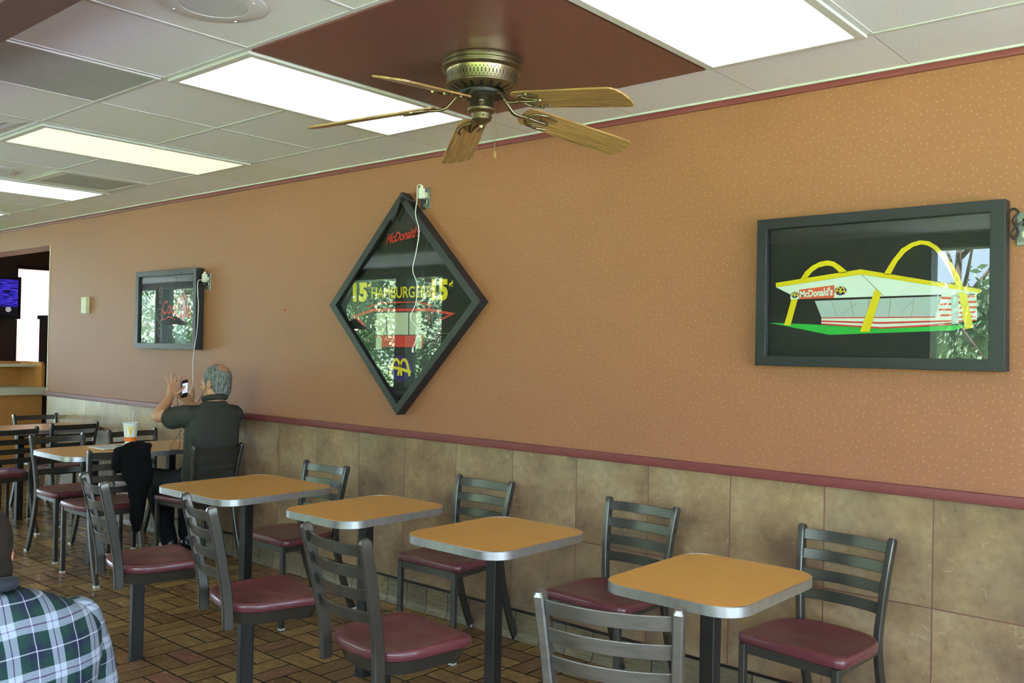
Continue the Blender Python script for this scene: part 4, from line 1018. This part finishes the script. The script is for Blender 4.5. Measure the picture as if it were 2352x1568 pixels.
# jacket over the chair back
jk = B()
Mx = -5.405
for (y, zb, rx, top) in ((-0.87, 0.62, 0.020, 0.795), (-0.84, 0.50, 0.026, 0.815), (-0.81, 0.36, 0.030, 0.825), (-0.775, 0.31, 0.034, 0.825), (-0.742, 0.34, 0.030, 0.82), (-0.715, 0.45, 0.024, 0.805)):
    add_cap(jk, (Mx - 0.01, y, top), (Mx + 0.012, y + 0.012, 0.62), 0.022, rx); add_cap(jk, (Mx + 0.012, y + 0.012, 0.62), (Mx + 0.015, y * 0.5 - 0.395, zb), rx, rx * 0.85)
    add_cap(jk, (Mx - 0.01, y, top), (Mx - 0.065, y, 0.66), 0.022, 0.02)
add_cap(jk, (Mx - 0.01, -0.90, 0.79), (Mx - 0.01, -0.70, 0.81), 0.026, 0.022)
add_cap(jk, (Mx + 0.0, -0.90, 0.78), (Mx + 0.02, -0.93, 0.70), 0.03, 0.022)
tag(voxel(obj('jacket', jk, M['jacket']), 0.008, 14), 'black jacket draped over the back of a chair at the man\'s table', 'jacket')

# ------------------------------------------------------------------ the man with the phone
def hand(bm, wrist, palm_dir, finger_dirs, thumb, scale=1.0, side=Vector((0, 1, 0))):
    w0 = Vector(wrist); d = Vector(palm_dir).normalized(); s = side.normalized(); L = 0.085 * scale
    for k in range(4):                                       # palm: four metacarpals
        o = (k - 1.5) * 0.019 * scale
        add_cap(bm, w0 + s * o * 0.6 + d * 0.008, w0 + s * o + d * L, 0.0135 * scale, 0.0115 * scale, 10)
    for k, (fd, ln, curl) in enumerate(finger_dirs):
        o = (k - 1.5) * 0.0195 * scale; p = w0 + s * o + d * L; f = Vector(fd).normalized(); c = Vector(curl)
        for seg, r in ((0.42, 0.0095), (0.32, 0.0085), (0.26, 0.0076)):
            q = p + f * ln * seg * scale; add_cap(bm, p, q, r * scale, r * 0.92 * scale, 10); p = q; f = (f + c).normalized()
    p = w0 + s * thumb[3] * 0.028 * scale + d * 0.022
    for a, r0, r1 in ((thumb[0], 0.0135, 0.0115), (thumb[1], 0.0115, 0.0100), (thumb[2], 0.0100, 0.0085)):
        q = p + Vector(a) * scale; add_cap(bm, p, q, r0 * scale, r1 * scale, 10); p = q

def head(bm, c, f, up, s=1.0, ear=True):
    c = Vector(c); f = Vector(f).normalized(); up = Vector(up); up = (up - f * up.dot(f)).normalized(); l = up.cross(f)
    rot = Matrix((f, l, up)).transposed()
    def P(a, b_, d): return c + (f * a + l * b_ + up * d) * s
    add_ell(bm, P(-0.012, 0, 0.028), (0.098 * s, 0.077 * s, 0.092 * s), rot, 24)       # cranium
    add_ell(bm, P(0.028, 0, -0.030), (0.068 * s, 0.063 * s, 0.085 * s), rot, 24)       # face
    add_ell(bm, P(0.052, 0, -0.092), (0.034 * s, 0.036 * s, 0.026 * s), rot)           # chin
    for q in (-1, 1):
        add_cap(bm, P(0.0, q * 0.058, -0.055), P(0.048, q * 0.030, -0.092), 0.022 * s, 0.022 * s)   # jaw
        add_ell(bm, P(0.074, q * 0.034, -0.028), (0.022 * s, 0.024 * s, 0.020 * s), rot)           # cheek
        add_ell(bm, P(0.080, q * 0.031, 0.018), (0.016 * s, 0.026 * s, 0.009 * s), rot)            # brow
        add_ell(bm, P(-0.010, q * 0.079, -0.012), (0.017 * s, 0.007 * s, 0.031 * s), rot @ Matrix.Rotation(q * 0.25, 3, 'Z'))   # ear
        add_ell(bm, P(-0.016, q * 0.084, 0.002), (0.013 * s, 0.006 * s, 0.020 * s), rot)
        add_ell(bm, P(-0.004, q * 0.079, -0.037), (0.008 * s, 0.006 * s, 0.010 * s), rot)          # lobe
    add_cap(bm, P(0.092, 0, 0.012), P(0.112, 0, -0.026), 0.009 * s, 0.014 * s)         # nose
    for q in (-1, 1): add_ell(bm, P(0.103, q * 0.012, -0.030), (0.010 * s, 0.008 * s, 0.007 * s), rot, 10)
    add_ell(bm, P(0.086, 0, -0.056), (0.012 * s, 0.024 * s, 0.006 * s), rot, 12); add_ell(bm, P(0.084, 0, -0.066), (0.012 * s, 0.021 * s, 0.006 * s), rot, 12)
    return P, rot

def eyes(parent, P, rot, s=1.0):
    for q in (-1, 1):
        b = B(); add_ell(b, P(0.078, q * 0.031, 0.003), (0.011 * s, 0.011 * s, 0.010 * s), rot, 14); o = obj('eye', b, M['whiteplastic'], parent, True)
        b = B(); add_ell(b, P(0.0876, q * 0.031, 0.003), (0.002 * s, 0.005 * s, 0.005 * s), rot, 10); obj('iris', b, M['black'], o, True)

MAN = Vector((-5.42, -0.30, 0.0))
man = thing('person', 'grey-haired man in a charcoal polo shirt sitting with a phone raised', 'person', MAN)
def rel(p): return Vector(p) - MAN
HC = rel((-5.455, -0.225, 1.190))
bb = B()
P, rot = head(bb, HC, (-0.93, -0.30, -0.04), (0, 0, 1), 0.99)
add_cap(bb, rel((-5.44, -0.232, 1.13)), rel((-5.41, -0.265, 1.02)), 0.056, 0.064)
add_loft(bb, [(rel((-5.44, -0.28, 0.50)), (0.09, 0, 0), (0, 0.15, 0)), (rel((-5.43, -0.275, 0.62)), (0.075, 0, 0), (0, 0.14, 0)), (rel((-5.425, -0.267, 0.85)), (0.075, 0, 0), (0, 0.145, 0)), (rel((-5.42, -0.26, 1.0)), (0.055, 0, 0), (0, 0.12, 0)), (rel((-5.41, -0.26, 1.04)), (0.04, 0, 0), (0, 0.08, 0))])
LS, LE, LW = rel((-5.43, -0.425, 0.985)), rel((-5.60, -0.545, 0.975)), rel((-5.715, -0.405, 1.085))
RSh, RE, RW = rel((-5.41, -0.115, 0.98)), rel((-5.63, -0.07, 0.90)), rel((-5.770, -0.212, 1.025))
for a, e, wv in ((LS, LE, LW), (RSh, RE, RW)):
    add_cap(bb, a, e, 0.050, 0.041); add_cap(bb, e, e + (wv - e) * 0.4, 0.042, 0.040); add_cap(bb, e + (wv - e) * 0.4, wv, 0.040, 0.027)
hand(bb, LW, (-0.12, 0.30, 0.9), [((-0.2, -0.42, 0.88), 0.068, (0, 0.05, 0.02)), ((-0.15, -0.02, 0.98), 0.088, (0.0, 0.10, 0.0)), ((-0.1, 0.16, 0.95), 0.092, (0.0, 0.16, -0.05)), ((0.05, 0.30, 0.92), 0.084, (0.0, 0.25, -0.1))], [(0.012, 0.030, 0.020), (0.008, 0.022, 0.022), (0.002, 0.012, 0.020), 1.0], 0.95, Vector((-0.15, 0.97, -0.18)))
hand(bb, RW, (-0.02, -0.55, 0.62), [((0.1, -0.75, 0.35), 0.066, (0.25, -0.1, 0.1)), ((0.05, -0.75, 0.45), 0.078, (0.3, -0.1, 0.1)), ((0.0, -0.7, 0.55), 0.080, (0.3, -0.05, 0.1)), ((0.0, -0.55, 0.75), 0.072, (0.25, 0, 0.1))], [(0.015, 0.0, 0.030), (0.012, -0.008, 0.028), (0.006, -0.010, 0.022), 1.0], 0.95, Vector((-0.05, 0.62, 0.78)))
HIPL, HIPR = rel((-5.46, -0.38, 0.53)), rel((-5.46, -0.19, 0.53)); KL, KR = rel((-5.86, -0.44, 0.535)), rel((-5.88, -0.17, 0.535)); AL, AR = rel((-5.80, -0.34, 0.09)), rel((-5.93, -0.14, 0.09))
for h_, k_, a_ in ((HIPL, KL, AL), (HIPR, KR, AR)):
    add_cap(bb, h_, k_, 0.075, 0.055); add_cap(bb, k_, a_, 0.052, 0.036); add_cap(bb, a_, a_ + Vector((-0.12, -0.02, -0.05)), 0.034, 0.028)
voxel(obj('body', bb, M['skin'], man), 0.0048, 3)
eyes(man, P, rot, 0.99)
b = B()   # hair: cap over the back, sides and crown, face left free
add_ell(b, P(-0.018, 0, 0.032), (0.100, 0.081, 0.095), rot, 28); add_ell(b, P(-0.052, 0, -0.030), (0.060, 0.068, 0.078), rot, 22)
for q in (-1, 1): add_cap(b, P(0.018, q * 0.072, 0.03), P(0.012, q * 0.073, -0.02), 0.014, 0.010)
geo = [v for v in b.verts if (v.co - HC).dot(rot.col[0]) > 0.055 and (v.co - HC).dot(rot.col[2]) < 0.075]
voxel(obj('hair', b, hair_mat('grey_hair', (70, 72, 70), (128, 132, 128), tuple(P(-0.072, 0.006, 0.098))), man), 0.006, 3)
b = B()
add_loft(b, [(rel((-5.43, -0.28, 0.535)), (0.125, 0, 0), (0, 0.18, 0)), (rel((-5.42, -0.278, 0.60)), (0.128, 0, 0), (0, 0.185, 0)), (rel((-5.415, -0.272, 0.72)), (0.112, 0, 0), (0, 0.184, 0)), (rel((-5.415, -0.268, 0.86)), (0.112, 0, 0), (0, 0.186, 0)), (rel((-5.412, -0.264, 0.95)), (0.106, 0, 0), (0, 0.182, 0)), (rel((-5.41, -0.26, 1.01)), (0.090, 0, 0), (0, 0.165, 0)), (rel((-5.412, -0.258, 1.05)), (0.072, 0, 0), (0, 0.10, 0)), (rel((-5.415, -0.255, 1.075)), (0.066, 0, 0), (0, 0.068, 0))])
add_cap(b, rel((-5.42, -0.38, 0.985)), LS + (LE - LS) * 0.15, 0.066, 0.070); add_cap(b, LS, LS + (LE - LS) * 0.60 + Vector((0.01, 0.01, -0.015)), 0.068, 0.074)
add_cap(b, rel((-5.41, -0.14, 0.985)), RSh + (RE - RSh) * 0.15, 0.066, 0.068); add_cap(b, RSh, RSh + (RE - RSh) * 0.72, 0.066, 0.060)
for (p0, p1, r0, r1) in (((-5.36, -0.44, 0.82), (-5.37, -0.43, 0.60), 0.018, 0.02), ((-5.335, -0.17, 0.93), (-5.335, -0.33, 0.70), 0.022, 0.020)): add_cap(b, rel(p0), rel(p1), r0, r1)
voxel(obj('polo_shirt', b, M['polo'], man), 0.007, 4)
b = B(); nk = rel((-5.420, -0.250, 1.090))
ring = [nk + Vector((0.068 * math.cos(t), 0.066 * math.sin(t), 0.004 + 0.012 * math.cos(t))) for t in [2 * PI * k / 24 for k in range(25)]]
add_tube(b, ring, 0.020, 10); voxel(obj('collar', b, M['polo'], man), 0.005, 3)
b = B(); add_loft(b, [(rel((-5.44, -0.285, 0.462)), (0.13, 0, 0), (0, 0.165, 0)), (rel((-5.43, -0.285, 0.52)), (0.14, 0, 0), (0, 0.178, 0)), (rel((-5.43, -0.285, 0.57)), (0.118, 0, 0), (0, 0.170, 0))])
for h_, k_, a_ in ((HIPL, KL, AL), (HIPR, KR, AR)): add_cap(b, h_, k_, 0.090, 0.070); add_cap(b, k_, a_ + Vector((0, 0, 0.02)), 0.068, 0.056)
voxel(obj('trousers', b, M['trouser'], man), 0.008, 3)
for a_ in (AL, AR):
    b = B(); f0 = a_ * 1; f0.z = 0.0
    add_cap(b, f0 + Vector((0.05, 0.0, 0.040)), f0 + Vector((-0.06, -0.01, 0.042)), 0.040, 0.038); add_cap(b, f0 + Vector((-0.06, -0.01, 0.036)), f0 + Vector((-0.16, -0.025, 0.030)), 0.037, 0.030); add_cap(b, f0 + Vector((0.03, 0, 0.05)), f0 + Vector((0.02, 0, 0.10)), 0.042, 0.040)
    s = voxel(obj('shoe', b, M['shoe'], man), 0.007, 3)
b = B(); add_tube(b, spline([P(0.0, 0.078, -0.02), P(0.03, 0.085, -0.06), rel((-5.55, -0.36, 0.95)), rel((-5.62, -0.42, 0.80)), rel((-5.60, -0.46, 0.76)), rel((-5.66, -0.36, 0.752)), rel((-5.72, -0.33, 0.9)), rel((-5.76, -0.335, 1.13)), rel((-5.765, -0.335, 1.19)), rel((-5.762, -0.318, 1.198))], 6), 0.0018, 6); obj('earphone_cord', b, M['rubber'], man, True)
ph = thing('phone', 'black phone with a lit white screen held up by the grey-haired man', 'phone', (-5.748, -0.285, 1.140), 0)
ph.rotation_euler = (0.13, 0.12, 0.42)
b = B(); add_prism_z(b, rrect(0.031, 0.060, 0.010), -0.005, 0.005)
for v in b.verts: v.co = Vector((v.co.z, v.co.x, v.co.y))
obj('phone_body', b, M['black'], ph)
b = B(); add_box(b, (0.0052, -0.027, -0.036), (0.0060, 0.027, 0.040)); sc_ = obj('phone_screen', b, emis('phone_screen', (196, 200, 250), 0.75), ph)
b = B(); add_box(b, (0.0061, -0.020, 0.004), (0.0064, 0.002, 0.013)); add_box(b, (0.0061, -0.020, -0.014), (0.0064, 0.012, -0.011)); add_box(b, (0.0061, -0.026, -0.036), (0.0064, 0.026, -0.028)); obj('screen_icons', b, M['black'], sc_)

# ------------------------------------------------------------------ the person in the plaid shirt
PM = Vector((-2.02, -2.822, 0.0))
pl = thing('person', 'dark-haired person in a green and white plaid shirt seen from behind', 'person', PM)
def pr_(p): return Vector(p) - PM
bb = B(); HC2 = pr_((-2.125, -2.810, 0.985))
P2, rot2 = head(bb, HC2, (-0.95, -0.03, -0.28), (-0.2, 0, 1), 1.0)
add_cap(bb, pr_((-2.07, -2.822, 0.97)), pr_((-2.03, -2.822, 0.87)), 0.057, 0.066)
add_loft(bb, [(pr_((-1.99, -2.822, 0.44)), (0.11, 0, 0), (0, 0.165, 0)), (pr_((-1.985, -2.822, 0.60)), (0.10, 0, 0), (0, 0.17, 0)), (pr_((-2.0, -2.822, 0.76)), (0.10, 0, 0), (0, 0.19, 0)), (pr_((-2.02, -2.822, 0.86)), (0.07, 0, 0), (0, 0.15, 0)), (pr_((-2.03, -2.822, 0.90)), (0.04, 0, 0), (0, 0.08, 0))])
SH = {}
for s in (-1, 1):
    a, e, w_ = pr_((-2.04, -2.822 + s * 0.20, 0.84)), pr_((-2.05, -2.822 + s * 0.265, 0.60)), pr_((-2.28, -2.822 + s * 0.17, 0.575)); SH[s] = (a, e, w_)
    add_cap(bb, a, e, 0.05, 0.042); add_cap(bb, e, e + (w_ - e) * .4, 0.043, 0.041); add_cap(bb, e + (w_ - e) * .4, w_, 0.041, 0.028)
    hand(bb, w_, (-0.95, -s * 0.15, 0.0), [((-1, s * 0.12 * (k - 1.5) / 1.5, -0.05), ln, (0, 0, -0.25)) for k, ln in enumerate((0.066, 0.084, 0.088, 0.078) if s > 0 else (0.078, 0.088, 0.084, 0.066))], [(-0.02, -s * 0.028, -0.004), (-0.022, -s * 0.014, -0.004), (-0.02, -s * 0.004, -0.004), -s], 1.0, Vector((0, 1, 0)))
    hp, kn, an = pr_((-2.02, -2.822 + s * 0.10, 0.46)), pr_((-2.43, -2.822 + s * 0.15, 0.47)), pr_((-2.40, -2.822 + s * 0.14, 0.09))
    add_cap(bb, hp, kn, 0.072, 0.054); add_cap(bb, kn, an, 0.052, 0.036); add_cap(bb, an, an + Vector((-0.12, 0, -0.05)), 0.034, 0.028); SH[s] += (hp, kn, an)
voxel(obj('body', bb, M['skin2'], pl), 0.0055, 3)
eyes(pl, P2, rot2)
b = B(); add_ell(b, P2(-0.020, 0, 0.032), (0.104, 0.083, 0.097), rot2, 28); add_ell(b, P2(-0.056, 0, -0.030), (0.060, 0.068, 0.072), rot2, 22)
for q in (-1, 1): add_cap(b, P2(0.02, q * 0.073, 0.04), P2(0.016, q * 0.074, -0.02), 0.014, 0.009)
voxel(obj('hair', b, M['hair_dark'], pl), 0.006, 2)
b = B()
add_loft(b, [(pr_((-1.985, -2.822, 0.42)), (0.135, 0, 0), (0, 0.185, 0)), (pr_((-1.98, -2.822, 0.55)), (0.130, 0, 0), (0, 0.19, 0)), (pr_((-1.985, -2.822, 0.68)), (0.128, 0, 0), (0, 0.215, 0)), (pr_((-1.99, -2.822, 0.78)), (0.124, 0, 0), (0, 0.236, 0)), (pr_((-2.005, -2.822, 0.84)), (0.112, 0, 0), (0, 0.240, 0)), (pr_((-2.015, -2.822, 0.88)), (0.092, 0, 0), (0, 0.212, 0)), (pr_((-2.025, -2.822, 0.915)), (0.078, 0, 0), (0, 0.14, 0)), (pr_((-2.03, -2.822, 0.937)), (0.070, 0, 0), (0, 0.078, 0))])
voxel(obj('shirt', b, M['plaid'], pl), 0.007, 4)
b = B(); nk = pr_((-2.045, -2.822, 0.935)); add_tube(b, [nk + Vector((0.074 * math.cos(t), 0.072 * math.sin(t), 0.008 + 0.016 * math.cos(t))) for t in [2 * PI * k / 24 for k in range(25)]], 0.016, 8); voxel(obj('collar', b, plain('navy_collar', (26, 30, 44), 0.85), pl), 0.006, 2)
for s in (-1, 1):
    a, e, w_ = SH[s][:3]; b = B()
    add_cap(b, a + Vector((0.012, s * 0.002, -0.005)), a + (e - a) * 0.35, 0.058, 0.068); add_cap(b, a + (e - a) * 0.35, e, 0.068, 0.060); add_cap(b, e, e + (w_ - e) * 0.85, 0.062, 0.044)
    voxel(obj('sleeve', b, M['plaid_sleeve'], pl), 0.007, 4)
b = B(); add_loft(b, [(pr_((-2.02, -2.822, 0.415)), (0.14, 0, 0), (0, 0.165, 0)), (pr_((-2.0, -2.822, 0.47)), (0.13, 0, 0), (0, 0.175, 0)), (pr_((-2.0, -2.822, 0.52)), (0.118, 0, 0), (0, 0.17, 0))])
for s in (-1, 1): hp, kn, an = SH[s][3:]; add_cap(b, hp, kn, 0.085, 0.066); add_cap(b, kn, an + Vector((0, 0, 0.02)), 0.064, 0.052)
voxel(obj('trousers', b, M['trouser'], pl), 0.008, 3)
for s in (-1, 1):
    an = SH[s][5]; f0 = Vector((an.x, an.y, 0)); b = B(); add_cap(b, f0 + Vector((0.05, 0, 0.04)), f0 + Vector((-0.06, 0, 0.042)), 0.04, 0.038); add_cap(b, f0 + Vector((-0.06, 0, 0.036)), f0 + Vector((-0.16, 0, 0.03)), 0.037, 0.03); add_cap(b, f0 + Vector((0.03, 0, 0.05)), f0 + Vector((0.02, 0, 0.1)), 0.042, 0.04); voxel(obj('shoe', b, M['shoe'], pl), 0.007, 3)
stl = thing('backless_stool', 'backless stool under the person in the plaid shirt', 'stool', (-2.02, -2.822, 0))
b = B(); add_prism_z(b, rrect(0.19, 0.19, 0.05), 0.355, 0.388); obj('seat', b, M['seat'], stl)
b = B(); add_sweep(b, [(0, 0, 0.004), (0, 0, 0.355)], rect(0.052, 0.052, 0.004)); obj('pedestal', b, M['post'], stl)
b = B(); add_prism_z(b, rect(0.072, 0.072, 0.012), 0, 0.006); obj('base_flange', b, M['post'], stl)

# ------------------------------------------------------------------ what the signs' glass mirrors
def pendant(x, y, z, label):
    t = thing('pendant_lamp', label, 'lamp', (x, y, z), 0, 'dark pendant lamps by the windows')
    b = B(); add_lathe(b, [(0.03, 0.13), (0.04, 0.12), (0.21, -0.005), (0.205, -0.008), (0.03, 0.11)], 32, cap=False); obj('lamp_shade', b, M['black'], t, 40)
    b = B(); add_tube(b, [(0, 0, 0.12), (0, 0, CEIL - z)], 0.004, 6); obj('lamp_cord', b, M['rubber'], t)
    b = B(); add_ell(b, (0, 0, 0.01), (0.05, 0.05, 0.035), None, 14); obj('bulb', b, emis('lit_bulb', (255, 236, 200), 14), t, True)
pendant(-9.44, -4.3, 1.685, 'dark cone pendant lamp mirrored in the diamond sign'); pendant(-14.07, -4.3, 1.755, 'dark cone pendant lamp mirrored in the small far sign')
b = B(); add_box(b, (-60, -60, -0.3), (60, 60, -0.12)); struct('ground', b, M['asphalt'])
b = B(); add_box(b, (-60, -60, -0.12), (60, -8.8, -0.10)); struct('lawn', b, M['lawn'])

def leaves(bm, c, r, n, size, mi=0):
    c = Vector(c)
    for _ in range(n):
        d = Vector((random.gauss(0, 1), random.gauss(0, 1), random.gauss(0, 1))).normalized() * random.random() ** 0.4
        p = c + Vector((d.x * r[0], d.y * r[1], d.z * r[2]))
        a = Vector((random.gauss(0, 1), random.gauss(0, 1), random.gauss(0, 1))).normalized(); q = a.orthogonal().normalized(); s = size * random.uniform(0.6, 1.3)
        f = bm.faces.new([bm.verts.new(p + v) for v in (a * s, q * s * 0.55, -a * s, -q * s * 0.55)]); f.material_index = mi
def make_tree(label, seed, mats, crown=2.2):
    random.seed(seed)
    t = thing('broadleaf_tree', label, 'tree', group='trees outside the windows')
    b = B(); add_tube(b, spline([(0, 0, -0.12), (0.05, 0, 1.2), (-0.04, 0.05, 2.6), (0.05, 0, 4.6)], 4), [0.13 - 0.008 * k for k in range(13)], 8)
    for k in range(9):
        a = random.uniform(0, 2 * PI); z = random.uniform(0.9, 3.8); L = random.uniform(0.8, 1.6)
        add_tube(b, [(0, 0, z), (L * 0.5 * math.cos(a), L * 0.5 * math.sin(a), z + 0.5), (L * math.cos(a), L * math.sin(a), z + 1.1)], [0.045, 0.03, 0.012], 6)
    obj('trunk', b, M['bark'], t, True)
    b = B()
    for k in range(46):
        a = random.uniform(0, 2 * PI); z = 0.3 + (crown * random.random() if k < 38 else crown + 0.9 + 2.2 * random.random()); rr = random.uniform(0.1, 0.85)
        leaves(b, (rr * math.cos(a), rr * math.sin(a), z), (0.5, 0.5, 0.42), 150 if k < 38 else 60, 0.065, random.choice((0, 0, 1)))
    o = obj('foliage', b, mats, t)
    return t
tA = make_tree('fresh green tree beyond the windows, nearest on the right', 3, [M['leafA'], M['leafB']]); tA.location = (-3.1, -11.0, 0)
tB = make_tree('deeper green tree beyond the windows, second from the right', 11, [M['leafB'], M['leafA']]); tB.location = (-4.6, -14.0, 0)
tC = make_tree('tall fresh green tree beyond the windows in the far left corner', 21, [M['leafA'], M['leafB']], 4.2); tC.location = (-33.4, -14.0, 0)
tD = make_tree('tall deeper green tree beyond the windows at the far left end', 23, [M['leafB'], M['leafA']], 4.2); tD.location = (-35.0, -11.0, 0)
k = 0
KINDS = ['opposite the nearest chairs', 'behind the gap left of the first tree', 'opposite the wide sign', 'farther back, right of the door pier', 'opposite the long table', 'in the back row near the road', 'first mirrored in the diamond sign', 'second mirrored in the diamond sign', 'third mirrored in the diamond sign', 'in the back row behind the pavement', 'beyond the far windows', 'first mirrored in the small far sign', 'second mirrored in the small far sign', 'left of the last window', 'third mirrored in the small far sign', 'farthest to the left', 'in the far left back row', 'farthest to the right']
for x, y in [(-6.1, -11.0), (-7.6, -14.0), (-9.1, -11.0), (-10.6, -14.0), (-12.1, -11.0), (-13.6, -14.0), (-15.1, -11.0), (-16.6, -14.0), (-18.1, -11.0), (-19.6, -14.0), (-21.6, -11.0), (-24.2, -14.0), (-25.8, -11.0), (-27.3, -14.0), (-28.9, -11.0), (-31.9, -11.0), (-30.4, -14.0), (-1.6, -14.0)]:
    k += 1
    dup((tA if k % 2 else tB) if x > -7 else (tC if k % 2 else tD), (x, y, 0), k * 1.3, 'green tree beyond the windows, %s' % KINDS[k - 1], 'trees outside the windows')
random.seed(5)
def hedge(x0, x1, y, top, label, mats):
    b = B(); x = x0
    while x < x1: leaves(b, (x, y, top * 0.5 - 0.06), (0.35, 0.4, top * 0.5), 240, 0.06, random.choice((0, 1))); x += 0.3
    tag(obj('hedge', b, mats), label, 'hedge')
hedge(-5.2, -0.2, -7.4, 1.72, 'bright clipped hedge outside the right-hand window', [M['leafC'], M['leafA']])
b = B(); x = -36.0
while x < 4:
    leaves(b, (x, -17.5, 1.5), (0.7, 0.6, 1.7), 420, 0.11, random.choice((0, 1)))  # foliage added to close sky gaps that mirror white in the signs
    if x < -8: leaves(b, (x, -18.0, 3.6), (0.7, 0.6, 1.6), 330, 0.12, random.choice((0, 1)))  # extra height added to keep bright sky off the diamond sign's glass
    x += 0.5
t = tag(obj('thicket', b, [M['leafB'], M['leafA']]), 'dense green thicket added far beyond the windows to hide sky gaps', 'bushes'); t['kind'] = 'stuff'
hedge(-25, -14, -8.2, 1.0, 'yellow green hedge outside the left-hand windows', [M['leafC'], M['leafA']])
